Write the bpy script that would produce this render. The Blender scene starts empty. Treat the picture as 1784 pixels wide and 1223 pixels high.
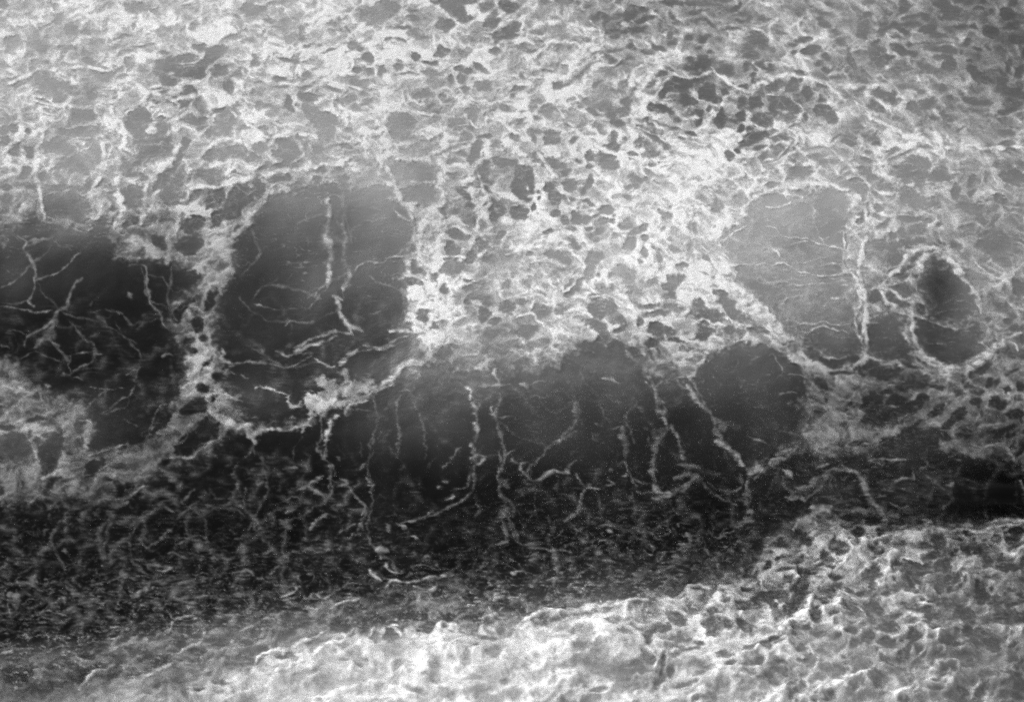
import bpy, math
import numpy as np

# ================= camera, sky, sun, exposure =================
scene = bpy.context.scene
CAM_H, PITCH, HFOV = 13.0, 35.0, 30.0          # metres above the mean sea, degrees down, degrees wide
cam_data = bpy.data.cameras.new('camera')
cam = bpy.data.objects.new('camera', cam_data)
scene.collection.objects.link(cam)
cam.location = (0, 0, CAM_H)
cam.rotation_euler = (math.radians(90 - PITCH), 0, 0)
cam_data.sensor_fit = 'HORIZONTAL'
cam_data.angle = math.radians(HFOV)
cam_data.clip_start = .1
cam_data.clip_end = 12000
cam_data.dof.use_dof = True
cam_data.dof.focus_distance = 22.5
cam_data.dof.aperture_fstop = 1.1
scene.camera = cam
scene.cycles.use_denoising = False               # the photograph is grainy film
scene.render.resolution_x, scene.render.resolution_y = 1024, 701

SUN_EL, SUN_AZ = 24.0, -45.0                    # height; degrees clockwise from straight ahead
world = bpy.data.worlds.new('World')
scene.world = world
world.use_nodes = True
wn, wl = world.node_tree.nodes, world.node_tree.links
wn.clear()
sky = wn.new('ShaderNodeTexSky'); sky.sky_type = 'NISHITA'; sky.sun_disc = False
sky.sun_elevation = math.radians(SUN_EL); sky.sun_rotation = math.radians(SUN_AZ)
sky.dust_density = 4.0; sky.air_density = 1.5
bw = wn.new('ShaderNodeRGBToBW')                # the place is seen in black and white
bg = wn.new('ShaderNodeBackground'); bg.inputs['Strength'].default_value = .10
wo = wn.new('ShaderNodeOutputWorld')
wl.new(sky.outputs[0], bw.inputs[0]); wl.new(bw.outputs[0], bg.inputs['Color']); wl.new(bg.outputs[0], wo.inputs['Surface'])

sun_data = bpy.data.lights.new('sun', 'SUN'); sun_data.energy = 1.5; sun_data.angle = math.radians(28)
sun = bpy.data.objects.new('sun', sun_data); scene.collection.objects.link(sun)
from mathutils import Vector
sd = Vector((math.sin(math.radians(SUN_AZ)) * math.cos(math.radians(SUN_EL)), math.cos(math.radians(SUN_AZ)) * math.cos(math.radians(SUN_EL)), math.sin(math.radians(SUN_EL))))
sun.rotation_euler = sd.to_track_quat('Z', 'Y').to_euler()
scene.view_settings.view_transform = 'Standard'
scene.view_settings.look = 'None'
scene.view_settings.exposure = 0.68
scene.view_settings.gamma = 1
scene.view_settings.use_curve_mapping = False

# ================= foam layout =================
# ---- traced foam layout: every tuple is read off one enlarged part of the sea (tile offset, 3.944 px per px)
TS = 1 / 3.944
TILE = {'A1': (0, 0), 'A2': (445, 0), 'A3': (890, 0), 'A4': (1334, 0), 'B1': (0, 300), 'B2': (445, 300), 'B3': (890, 300), 'B4': (1334, 300),
        'C1': (0, 600), 'C2': (445, 600), 'C3': (890, 600), 'C4': (1334, 600), 'D1': (0, 900), 'D2': (445, 900), 'D3': (890, 900), 'D4': (1334, 900)}
BASE = """
6.6 7.0 7.4 7.6 7.6 7.8 8 7.6 7.2 7.9 6.5 5.6 5.6 7 5.8 5.4 4.7 3.6
6.5 6.5 7.4 7.4 7.6 7.8 8 7.8 7.8 7.8 7.2 6.3 5.6 6 6.2 5.7 5 4.2
6.5 6.5 7 7.3 7.3 7.3 7.6 7.4 7.2 7.2 7.8 8.2 8.2 8 7.5 7 6.5 5.5
6 6.5 7 7.5 7 7 7.3 7.4 7 7 7.8 8.3 8.1 7.4 7 6.5 6.5 5.5
4 4 5.5 8 6 6 7.5 7.9 7 6.9 7.7 8.2 8.2 7.4 7 6.5 6 5.5
4 4 5 6.5 5 5 6 8.5 5.5 6 8.5 8 8.5 7.5 7 6.5 6 5.5
4.5 4.5 4 6.5 6 6 6 6 5.5 5.5 6.5 6 7 7 6 6 6 5.5
4.5 4.5 4 4 5 5 5 5 5 5 5 6 7 6.5 6.5 6 6 5.5
4.5 4 4 4 4 4 5 5 5 5 5 5 6 6 6 6 5.5 5
3 3 3 3 3 3 4 4 5 5 5 5 5 5.5 6 5.5 5 5
3 3 3.5 3.5 4 4.5 5 5 5.5 7 8 7.5 7 6.5 5.5 5.5 5 4.5
3 3.5 4.5 5.5 7 7.5 8.5 8.5 8.5 8.5 7.5 7 8 7.5 7 6 5.5 4.5
3.5 4.5 6 7 7.5 8 8.5 8.5 8.5 9 8.5 8.5 8.5 8 7 6 5.5 4.5"""
MILK_SHEEN = """
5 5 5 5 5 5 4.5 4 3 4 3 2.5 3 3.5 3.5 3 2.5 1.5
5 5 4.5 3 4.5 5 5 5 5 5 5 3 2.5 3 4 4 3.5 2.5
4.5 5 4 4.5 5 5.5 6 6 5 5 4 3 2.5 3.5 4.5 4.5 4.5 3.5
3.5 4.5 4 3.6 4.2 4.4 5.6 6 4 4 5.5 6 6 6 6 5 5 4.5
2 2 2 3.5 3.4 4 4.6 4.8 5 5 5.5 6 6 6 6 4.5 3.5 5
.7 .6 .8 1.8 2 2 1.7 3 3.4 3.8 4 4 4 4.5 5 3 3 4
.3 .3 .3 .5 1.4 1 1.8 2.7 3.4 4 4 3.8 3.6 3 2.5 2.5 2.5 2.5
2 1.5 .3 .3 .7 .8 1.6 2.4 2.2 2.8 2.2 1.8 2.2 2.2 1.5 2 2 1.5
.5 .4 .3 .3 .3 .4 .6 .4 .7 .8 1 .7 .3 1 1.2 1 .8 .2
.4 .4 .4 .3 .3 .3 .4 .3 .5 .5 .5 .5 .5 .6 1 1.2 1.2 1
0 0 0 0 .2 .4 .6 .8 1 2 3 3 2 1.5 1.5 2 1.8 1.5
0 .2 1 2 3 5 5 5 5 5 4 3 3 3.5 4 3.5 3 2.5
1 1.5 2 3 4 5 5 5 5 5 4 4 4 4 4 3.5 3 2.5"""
# open water seen between the foam (outlines in px of the photograph)
OPEN = [
 (1, [(-600,620),(-200,520),(-60,470),(0,420),(33,388),(60,372),(75,388),(140,402),(160,390),(185,382),(195,400),(200,450),(270,452),(330,475),(350,492),(335,512),(300,530),(292,560),(308,585),(318,620),(322,660),(300,705),(268,745),(240,775),(200,785),(158,790),(162,740),(140,725),(135,705),(85,690),(50,670),(30,628),(0,625),(-80,620),(-200,660),(-600,760)]),
 (1, [(408,470),(408,430),(440,380),(465,345),(540,322),(600,322),(700,350),(718,385),(708,440),(702,480),(708,530),(700,570),(730,600),(760,615),(700,650),(600,700),(540,735),(440,745),(405,705),(390,650),(378,580),(380,510)]),
 (1, [(-600,920),(0,872),(100,868),(150,870),(250,845),(300,815),(370,790),(390,765),(430,755),(540,740),(600,715),(650,685),(690,660),(760,632),(850,650),(960,640),(1040,600),(1100,620),(1140,660),(1200,660),(1240,620),(1290,600),(1340,600),(1390,630),(1410,680),(1405,720),(1390,770),(1440,800),(1500,790),(1600,768),(1660,792),(1740,800),(1784,820),(2300,850),(2300,940),(1784,912),(1640,915),(1560,920),(1420,885),(1390,895),(1340,940),(1300,1000),(1270,1020),(1100,1050),(1000,1070),(900,1085),(820,1100),(780,1090),(700,1100),(640,1100),(560,1105),(470,1130),(440,1160),(330,1150),(180,1170),(100,1140),(0,1140),(-600,1150)]),
 (.55, [(1255,430),(1262,402),(1300,380),(1310,350),(1345,335),(1400,340),(1440,330),(1470,345),(1478,420),(1470,470),(1490,510),(1495,560),(1500,600),(1440,600),(1380,590),(1340,555),(1310,510),(1270,465)]),
]
def tp(t, pts): return list(pts) if t == 'F' else [(TILE[t][0] + x * TS, TILE[t][1] + y * TS) for x, y in pts]
OPEN += [
 (.8, tp('B4', [(1150,570),(1220,590),(1300,640),(1400,740),(1420,830),(1490,920),(1470,1000),(1350,1045),(1180,1020),(1080,890),(1060,780),(1080,640)])),
 (.85, tp('B4', [(980,1030),(1080,1000),(1180,1040),(1400,1100),(1450,1070),(1500,1080),(1480,1180),(1440,1240),(1330,1330),(1200,1330),(1100,1270),(1010,1120)])),
 (.9, tp('B4', [(660,1090),(720,1010),(830,960),(900,990),(960,1050),(970,1150),(1010,1290),(990,1340),(900,1310),(760,1300),(700,1250)])),
 (.75, tp('B4', [(230,1100),(400,1080),(520,1090),(600,1130),(640,1240),(600,1300),(440,1310),(330,1240)])),
]
# veils and fills of thinner foam: density, raggedness, outline
FILL = [
 (.50, tp('C1', [(-900,80),(0,100),(120,110),(190,270),(320,330),(330,380),(450,400),(560,420),(600,470),(640,540),(660,590),(620,690),(600,800),(560,1060),(250,1080),(0,1095),(-900,1150)])),
 (.38, tp('C1', [(600,700),(700,750),(870,700),(1000,680),(1060,600),(1200,560),(1290,480),(1450,480),(1490,560),(1500,620),(1380,720),(1250,800),(1050,880),(960,990),(800,1130),(600,1130),(500,1000)])),
 (.42, tp('D2', [(510,590),(690,550),(740,490),(880,480),(940,430),(1090,440),(1200,400),(1450,360),(1650,430),(1500,520),(1440,600),(1400,700),(1230,760),(1200,820),(1050,850),(940,900),(640,850),(400,930),(240,910),(110,910),(100,880),(400,810),(480,720)])),
 (.45, tp('B3', [(-500,900),(0,870),(500,880),(540,1010),(480,1100),(450,1223),(300,1280),(150,1380),(-100,1360),(-400,1260)])),
 (.25, tp('C3', [(950,-60),(1300,-60),(1340,40),(1300,130),(1200,210),(1000,230),(900,120)])),
 (.45, tp('C4', [(420,190),(900,220),(860,300),(700,340),(640,420),(640,520),(480,560),(430,420),(330,300)])),
 (.30, tp('B1', [(790,440),(1050,440),(1080,600),(850,600)])),
 (.40, [(-100,1160),(0,1150),(180,1120),(330,1090),(470,1075),(560,1050),(700,1005),(760,1040),(600,1110),(450,1140),(330,1165),(180,1190),(0,1180),(-100,1190)]),
 (.14, tp('D1', [(0,380),(400,450),(900,560),(1500,380),(1775,300),(1775,700),(1400,800),(700,760),(0,750)])),
 (.22, tp('D3', [(900,400),(1300,330),(1500,260),(1480,480),(1000,560),(600,580),(300,620),(200,560)])),
 (.42, tp('C4', [(230,350),(640,500),(900,560),(1150,640),(900,680),(640,780),(500,810),(380,850),(300,760),(60,810),(-60,840),(0,760),(160,640),(200,560)])),
 (.40, [(640,1080),(760,1040),(900,1060),(1060,1040),(1240,1005),(1290,990),(1290,1040),(1100,1075),(980,1090),(860,1110),(700,1120)]),
 (.26, [(700,650),(850,600),(1000,585),(1100,600),(1180,650),(1180,705),(1050,690),(900,695),(760,690)]),
 (.30, tp('C4', [(700,950),(1150,850),(1300,950),(1150,1120),(820,1120)])),
]
BAND = {
 'B1': [(150,.75,[(1540,480),(1500,680),(1440,830)]),(120,.7,[(1440,830),(1380,1020),(1370,1200)])],
 'C1': [(190,.75,[(1370,-20),(1400,120),(1370,280),(1350,380)]),(70,.72,[(1300,370),(1420,430),(1530,520),(1650,580),(1750,630)]),(22,.7,[(1500,380),(1650,400)]),(60,.6,[(1420,400),(1540,420)])],
 'C2': [(60,.6,[(0,610),(60,590)]),(150,.72,[(400,410),(480,380)]),(100,.7,[(480,270),(520,350)]),(90,.55,[(560,330),(700,310),(800,280)]),(45,.55,[(560,430),(680,390),(760,350)]),(60,.6,[(600,200),(620,260),(700,290)]),(60,.75,[(1000,150),(1120,120),(1220,60),(1290,10)])],
 'C3': [(90,.7,[(780,-20),(850,50),(880,110)])],
 'B3': [(90,.9,[(660,830),(760,900),(820,980),(850,1080),(860,1223)]),(80,1.0,[(1150,700),(1300,740),(1450,760),(1600,830),(1700,950),(1775,1010)])],
 'C4': [(66,.85,[(-60,-60),(100,20),(220,110),(320,180),(430,190)]),(50,.6,[(600,1150),(900,1180)])],
}
HOLE = {
'A1': """20,35,35,30,0,.9;160,55,20,14,0,.6;960,65,70,62,0,.5;390,55,30,30,0,.4;1720,60,70,60,0,.6;340,180,110,14,-35,.5;80,290,65,40,20,.5;85,350,50,40,10,.5;270,300,80,60,0,.35;480,220,40,50,0,.45;440,330,50,30,0,.4;840,260,70,18,-10,.6;800,330,40,28,-20,.55;870,380,60,18,-20,.6;970,320,120,16,-12,.5;1110,230,70,40,-10,.4;1230,200,50,30,0,.4;1340,190,40,22,0,.55;1640,125,30,14,0,.7
330,430,30,12,0,.7;40,455,60,22,-8,.75;110,545,40,22,0,.65;95,590,50,24,-10,.75;720,500,100,55,10,.6;620,440,40,30,0,.6;890,450,40,35,0,.5;850,525,70,16,-5,.45;970,490,30,40,0,.4
1210,430,140,60,-20,.85;1370,320,50,35,-10,.8;1500,350,70,50,-20,.75;1440,410,60,50,-20,.8;1100,460,70,50,-30,.7;1290,500,90,45,-20,.9;1150,555,65,35,-10,.9;1370,480,50,60,0,.8;1130,365,50,20,15,.8;1520,490,60,40,0,.65
1250,690,95,50,-8,1;1320,650,60,50,0,.95;1110,630,60,25,-10,.7;1300,600,50,16,0,.8;1080,717,25,12,0,.9;1350,840,60,38,-15,1;1380,885,40,16,-10,.8;1570,610,45,50,0,.6;1510,755,60,16,-35,.8
330,600,100,75,10,.5;310,720,70,30,15,.65;400,690,60,40,-20,.6;470,610,40,40,0,.5;635,660,50,35,-10,.6;790,685,30,14,0,.5;230,530,40,20,0,.4
960,810,90,60,10,.8;1130,870,70,60,20,.7;950,900,80,70,10,.65;1070,1040,130,40,-18,.85;1170,970,60,50,-20,.75;940,1130,30,22,0,.8;820,1040,20,16,0,.8;1060,960,50,30,0,.7
560,800,110,60,-15,.5;560,920,170,60,0,.5;650,1040,90,90,0,.5;400,1020,110,60,10,.55;520,1140,130,80,0,.5
15,900,20,35,0,.9;75,890,40,30,0,.9;180,905,25,20,0,.8;45,980,35,30,0,.9;220,1050,30,75,5,.75;110,1050,50,30,-40,.65;180,1190,40,30,0,.8;320,925,30,20,0,.6;150,990,14,50,5,.5
1210,1080,60,55,-30,.85;1270,990,18,50,10,.9;1560,830,150,75,-60,.65;1450,920,40,30,0,.8;1430,1080,50,50,0,.75;1570,1050,150,60,-8,.55;1490,1000,50,22,0,.6;1740,1080,60,40,-20,.65;1440,1190,110,50,0,.55;1140,1190,70,40,-40,.8;850,1140,60,60,40,.8;900,1200,80,20,5,.85;1690,880,50,28,0,.45;1740,420,35,60,0,.6;1600,240,90,14,-15,.6;1620,260,60,25,0,.5;1730,290,60,15,0,.5""",
'A2': """40,65,40,30,0,.6;110,35,60,20,0,.45;200,30,30,14,0,.5;370,40,40,25,0,.4;270,140,25,12,0,.6;190,155,35,14,10,.5;320,210,25,45,0,.55;320,270,35,18,-10,.7;180,200,60,16,25,.4;240,270,60,25,-20,.4;840,110,130,70,-15,.5;920,50,60,45,0,.6;1090,78,45,15,0,.8;1090,130,60,25,0,.6;1000,195,70,14,0,.8;1090,235,80,40,15,.5;620,205,55,18,-10,.65;700,330,65,40,-10,.75;740,355,40,18,0,.8;780,400,35,35,0,.85;500,355,60,12,-15,.6;180,415,60,16,15,.8;280,435,60,10,5,.55;880,345,70,10,-5,.5;910,270,25,18,0,.6;990,298,50,14,20,.8;1110,385,45,35,20,.9;1215,440,50,28,0,.9;1280,350,45,45,10,.75;985,425,25,12,0,.6;975,460,30,20,0,.7
720,485,30,22,0,.8;780,500,35,28,0,.75;870,492,35,32,0,.75;720,590,65,45,10,.6;750,650,50,30,0,.5;1030,515,70,14,5,.6;350,530,75,25,-15,.55;160,548,30,20,0,.8;45,575,40,12,0,.6;540,620,50,18,15,.6;360,665,75,45,0,.7;335,600,50,20,-10,.6;230,715,60,32,65,.8;400,760,60,60,0,.6;470,840,95,70,45,.75;500,930,60,50,0,.65;570,710,60,50,0,.5;650,690,40,40,0,.45;700,750,50,28,0,.5;770,715,50,20,-10,.5
645,900,50,16,5,.55;600,1005,55,18,-8,.7;1000,870,100,90,0,.55;940,840,40,40,0,.6;1040,950,60,25,0,.5;200,990,50,60,-30,.7;270,1010,90,80,-35,.65;190,1070,70,40,0,.75;420,1020,50,50,0,.5;40,1020,50,50,0,.55;140,860,30,24,-30,.8;45,880,45,14,0,.8;150,1150,70,35,-10,.85;100,1190,60,20,0,.8;50,1160,60,12,-35,.8;50,730,60,30,0,.6;110,790,40,40,0,.4
1370,60,80,70,0,.8;1430,130,50,40,0,.75;1300,190,70,50,0,.65;1380,10,150,20,0,.8;1590,60,70,50,0,.5;1740,50,50,60,0,.9;1630,150,60,60,0,.6;1730,230,100,45,-15,.85;1480,120,40,20,0,.7;1270,20,60,20,0,.7
1550,480,60,30,20,.65;1400,480,40,25,0,.7;1350,550,30,30,0,.7;1450,500,40,30,0,.75;1430,560,40,40,0,.7;1450,620,50,40,0,.65;1570,600,50,40,0,.6;1640,350,40,30,0,.6;1430,370,60,30,0,.45;1150,650,50,20,-10,.6;1280,655,22,14,0,.8;1340,700,30,20,0,.6;1190,725,35,14,-10,.7;1255,780,35,22,0,.75;1150,770,25,25,0,.6;1490,790,50,60,0,.55;1400,850,60,50,0,.5;1480,880,60,20,0,.65;1720,755,35,20,0,.7;1450,950,50,40,-20,.6;1580,945,45,25,0,.75;1650,1000,50,30,0,.5;1500,1060,80,45,-60,.75;1410,1050,30,25,0,.65;1590,1130,25,25,0,.8;1350,1120,30,20,0,.7;1700,1130,80,40,10,.75;1550,1190,70,30,0,.7;1330,1040,100,18,-30,.5
790,1150,110,60,0,.4;1040,1180,200,60,-5,.55;1110,1030,140,50,0,.4;450,1160,60,35,-20,.6;490,1190,30,20,0,.7;590,1170,30,30,0,.6;640,1110,30,18,-20,.6""",
'A3': """20,50,50,40,0,.8;400,15,30,20,0,.8;350,30,40,25,30,.6;470,20,20,15,0,.7;530,50,25,18,0,.6;750,15,30,22,0,1;625,130,70,22,-10,.95;840,90,60,35,-15,.8;820,125,45,18,0,.9;920,148,55,16,-12,.95;800,155,25,10,0,.8;900,90,45,25,0,.8;840,215,80,22,-12,.9;900,195,40,14,0,.8;690,212,60,16,-8,.85;710,250,40,18,0,.7;1110,30,90,28,0,.8;1280,25,100,20,0,.8;1440,15,80,14,0,.9;1290,95,70,22,-8,.85;1400,50,40,14,0,.8;1550,50,60,22,-25,.85;1430,80,20,10,0,.8;1120,120,30,20,20,.6;1370,170,40,18,30,.7;1230,270,25,22,0,.8;1320,275,50,25,-10,.7;1290,155,50,12,0,.6;1520,215,60,20,0,.65;1640,240,30,16,0,.7;1740,140,40,35,0,.7;1565,145,30,20,0,.5;1640,130,30,30,0,.5
1000,320,60,22,30,.75;1100,250,30,30,0,.6;1120,310,40,25,0,.6;820,335,35,25,-20,.65;860,360,20,12,0,.7;700,350,45,10,0,.75;670,380,30,14,0,.6;740,440,60,16,-5,.9;700,410,50,18,20,.8;790,430,30,14,-30,.8;930,370,50,22,0,.6;1290,325,40,14,0,.7;1380,360,22,16,0,.6;1300,430,80,55,0,.7;1230,470,50,25,0,.65;1450,430,35,10,0,.6;1650,380,45,30,0,.75;1640,310,50,40,0,.6;1740,300,40,50,0,.65;1710,440,45,28,0,.65;1480,490,60,40,10,.6;1620,470,20,50,0,.6;1680,540,30,30,0,.7;1590,610,40,28,0,.8;1520,590,25,20,0,.65;1470,650,35,30,30,.75;1430,690,14,25,0,.85
400,160,40,14,0,.6;520,150,50,70,-20,.35;500,270,50,25,20,.5;320,220,70,45,10,.35;240,190,30,25,0,.4;30,200,40,40,0,.7;30,250,40,30,0,.7;60,345,80,14,5,.5;130,360,40,10,-20,.6;370,340,90,40,0,.35;350,490,90,40,20,.4;220,500,80,18,0,.45;460,520,110,14,-38,.6;560,375,60,10,-20,.7;340,600,55,25,-8,.7;595,580,50,18,-25,.65;40,615,60,18,-5,.7;30,655,20,12,0,.6;185,710,40,18,0,.55;160,750,50,18,-5,.5;260,765,60,40,-20,.55;340,770,50,14,-5,.5;70,760,40,10,0,.5;60,835,45,25,0,.55;520,710,40,30,20,.6;555,780,40,22,0,.6;640,730,50,25,-20,.55;770,500,150,35,-15,.25;800,580,60,30,-50,.5;730,635,60,18,-10,.55
950,560,80,30,-50,.85;1030,520,45,25,0,.7;860,640,40,16,-50,.75;790,690,45,16,-15,.8;700,790,35,80,0,.7;780,770,60,40,-40,.6;740,865,50,30,0,.75;820,720,50,40,-40,.6;940,620,40,30,0,.3
1150,600,120,50,-10,.95;1040,640,40,60,0,.95;1200,700,60,45,0,1;1350,640,60,70,0,.85;1030,750,90,35,10,1;950,740,30,40,0,1;1280,560,60,25,-10,.85;1380,690,40,30,0,.8;1270,790,55,30,10,1;1350,760,30,40,0,.7;1300,850,20,20,0,.8;1100,780,30,20,0,.8;1455,830,45,55,0,.9;1460,770,18,30,0,.8;1665,710,50,50,0,.9;1570,710,30,60,0,.7;1730,820,70,60,-10,.85;1580,800,30,50,0,.85;1575,900,30,40,20,.95;1640,965,70,35,-25,1;1710,940,60,25,-15,.8;1690,1020,60,18,0,.8;1650,895,30,18,0,.8;1575,1030,25,16,0,.9;1515,1070,28,35,0,.75;1510,1110,12,14,0,.8
970,850,90,20,15,.8;1080,885,100,12,8,.7;1150,830,50,12,0,.75;1240,920,55,20,5,.85;1170,960,30,20,0,.6;1000,950,130,25,35,.6;1080,1020,60,25,50,.55;1250,990,110,40,10,.35;885,980,30,45,0,.7;840,1070,35,30,40,.7;960,1060,80,30,-5,.55;790,960,25,14,0,.5;1190,1070,120,20,5,.25;1000,1120,70,10,-20,.5
280,980,55,40,0,.7;290,920,50,30,0,.6;155,965,30,25,20,.65;180,915,50,18,0,.55;30,940,35,40,0,.65;430,880,40,12,20,.7;430,970,50,18,-30,.65;460,1110,20,14,0,.8;200,820,40,18,15,.6
660,1060,80,100,20,.75;690,1140,60,45,0,.65;545,1090,30,50,10,.8;540,1160,30,25,0,.8;700,950,30,40,20,.6;180,1080,60,40,20,.75;260,1120,90,40,10,.7;360,1180,50,30,0,.6;20,1130,30,30,0,.85;60,1190,70,40,0,.8""",
'A4': """20,135,30,18,0,.7;420,25,40,25,20,.85;240,110,30,40,-20,.5;380,145,25,18,0,.8;400,180,35,20,0,.8;460,220,60,16,20,.6;120,240,35,14,0,.6;250,275,45,25,0,.75;190,310,40,20,0,.6;310,365,70,38,-8,.85;205,365,30,18,0,.75;410,410,28,28,0,.8;380,458,28,14,0,.8;425,490,30,22,0,.85;440,540,50,18,0,.6;390,600,35,18,10,.7;600,420,85,28,70,.85;520,300,35,18,30,.7;670,210,50,50,0,.7;680,115,40,20,0,.6;710,20,40,16,0,.5;940,30,40,50,0,.8;1000,120,60,20,-20,.6;1080,115,40,22,30,.65;1250,70,75,70,20,.95;1190,40,60,25,0,.8;1190,130,40,16,25,.8;1340,0,50,12,0,1;1490,20,30,25,0,.7;1470,75,20,14,0,.7;1390,120,60,40,0,.5;1710,20,50,30,0,.9;1670,100,70,40,0,1;1330,190,60,30,10,.65;1440,195,25,16,0,.7;1540,215,60,45,30,.95;1700,190,70,22,0,.8;1720,270,80,35,15,1;800,215,40,40,0,.65;870,190,60,25,-20,.65;950,220,70,18,10,.7;960,180,50,14,5,.7;900,260,40,14,0,.6;1110,210,60,30,10,.7;1200,250,90,20,15,.65;980,300,30,18,0,.65;1110,310,80,16,10,.6;1200,300,80,10,5,.6;1240,350,80,25,5,.75;1140,340,70,16,10,.6;1380,305,45,22,0,.75;1470,345,45,14,20,.75;1340,350,20,12,0,.7;750,310,30,28,0,.7;780,400,95,70,30,.65;840,430,40,40,0,.7;920,345,70,35,30,.7;1000,375,50,22,10,.6;1260,440,60,50,10,.8;1200,400,50,20,10,.7;1130,470,90,30,20,.55;1420,415,30,16,0,.75;890,490,40,22,-30,.55;700,510,60,14,45,.65;815,550,40,25,0,.5;670,560,50,18,30,.6;660,610,30,14,20,.6;1000,620,80,18,5,.55;1060,640,30,25,0,.6;980,490,40,14,0,.5;1440,500,90,45,45,.7;1500,560,40,30,0,.75;1190,600,50,25,0,.5;1660,470,35,45,0,.7;1750,500,40,30,-20,1;1770,370,25,40,0,.9;1700,640,100,40,15,.8;1620,600,50,60,30,.7;1700,700,60,25,20,.85;1760,590,30,30,0,.9;1470,700,80,28,5,.75;1450,765,70,18,0,.6;1660,770,50,25,-20,.75;1620,520,50,20,20,.8
220,530,40,50,0,.8;190,600,60,60,0,.75;280,640,28,60,0,.85;60,590,80,30,0,.7;50,480,40,40,0,.6;100,720,90,50,-10,.9;40,760,60,50,0,.85;200,740,50,50,30,.75;150,810,60,40,10,.6;275,810,22,40,0,.7;370,690,35,20,0,.8;400,770,50,50,0,.85;440,820,60,50,20,.85;50,680,40,30,0,.8;20,850,40,30,0,.6
60,940,110,55,-5,.5;60,1060,100,60,-20,.45
820,650,90,30,10,.75;860,690,60,28,30,.7;780,750,80,35,15,.8;920,700,20,20,0,.6;1010,750,55,40,40,.7;1110,720,50,55,50,.7;1140,820,40,22,0,.75;1240,805,45,30,10,.8;1190,760,20,14,0,.6;1320,885,45,14,-20,.6;570,680,25,14,0,.6;610,850,30,40,0,.45;500,950,50,12,-35,.7;580,990,40,28,15,.85;580,945,30,14,0,.7;675,925,50,16,35,.75;740,960,50,20,20,.6;775,995,22,14,0,.8;400,1020,90,16,10,.4;860,1040,50,25,-10,.55;1080,1025,45,12,-5,.6;1680,920,40,28,0,.7;1530,1020,35,45,0,.5;1660,1020,50,50,20,.6;700,1115,35,18,-10,.7;950,1070,90,16,-15,.6;1040,1140,130,60,-5,.65;900,1190,60,30,0,.5;340,1080,60,28,0,.7;400,1115,50,22,0,.7;460,1115,22,14,0,.75;220,1180,60,40,0,.5;600,1190,80,22,-15,.55;660,1180,50,20,0,.6;1220,1180,70,25,20,.5;1750,1150,50,40,0,.5;1640,1140,60,40,0,.45""",
'B1': """170,20,35,28,0,.6;40,115,32,22,0,.8;280,45,40,30,0,.7;650,95,45,40,0,.5;220,120,50,30,0,.5;420,110,80,30,0,.5;460,240,190,105,10,.7;40,200,50,50,-30,.4;30,260,50,20,-35,.5;880,20,90,18,0,.8;900,180,65,90,0,.7;900,340,70,30,-35,.8;785,320,60,22,-70,1;770,260,50,16,-30,.8;800,95,40,20,0,.6;1120,60,80,50,-50,.8;1200,110,130,70,-60,.5;1340,150,80,35,-45,.5;1450,30,110,50,0,.5;1480,170,100,65,-50,.9;1640,200,170,70,-50,.9;1560,290,150,50,-30,.95;1340,360,90,60,-20,.9;1310,500,120,80,-20,.75;1650,410,60,45,-60,.65;1090,480,70,40,70,.75;1120,350,60,18,-15,.5;970,410,80,25,-10,.4;1250,960,95,32,-55,1;1355,1050,45,70,0,1;1280,1160,40,22,-20,.9;1390,1150,40,22,0,.8;1440,880,90,25,-60,.9;1500,650,50,25,0,.5;1290,730,80,50,0,.9""",
'B2': """120,60,50,30,-20,.8;20,130,50,60,0,.9;430,50,45,25,0,.7;620,40,25,30,0,.6;590,150,28,25,0,.85;1060,40,180,40,-5,.6;1180,40,60,35,0,.7;1120,160,150,75,-8,.65;1300,255,45,50,0,.8;1375,270,35,16,-10,.7;1430,170,60,22,45,.85;1470,230,40,25,0,.8;1420,115,35,10,-15,.7;1580,120,60,30,20,.8;1560,50,50,40,0,.8;1350,30,40,20,30,.6;1620,240,60,45,0,.75;1660,320,60,35,-60,.75;1480,330,70,40,0,.5;1520,335,25,14,0,.8;1140,445,35,28,-10,.85;1390,430,70,35,10,.7;1355,540,50,60,0,.75;1350,660,75,65,0,.7;1230,740,28,45,0,.75;1310,800,45,28,-20,.75;1480,590,55,40,-10,.85;1590,600,35,25,-20,.8;1560,500,65,32,50,.8;1480,800,45,20,5,.95;1450,750,22,12,0,.9;1550,870,60,18,-15,.9;1460,910,32,20,0,.9;1560,980,40,60,0,1;1575,900,25,30,0,.8;1640,1035,50,28,0,.85;1720,930,65,50,0,.7;1150,990,60,50,30,.7;1210,1050,60,35,35,.7;1100,640,45,60,0,.9;1080,770,50,30,0,.85;1110,530,50,20,0,.6;1720,780,40,30,0,.5;1680,430,50,20,-40,.7;1000,280,40,20,35,.7;600,30,90,60,0,.3;820,150,170,50,-5,.55;760,50,120,60,0,.4""",
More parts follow.
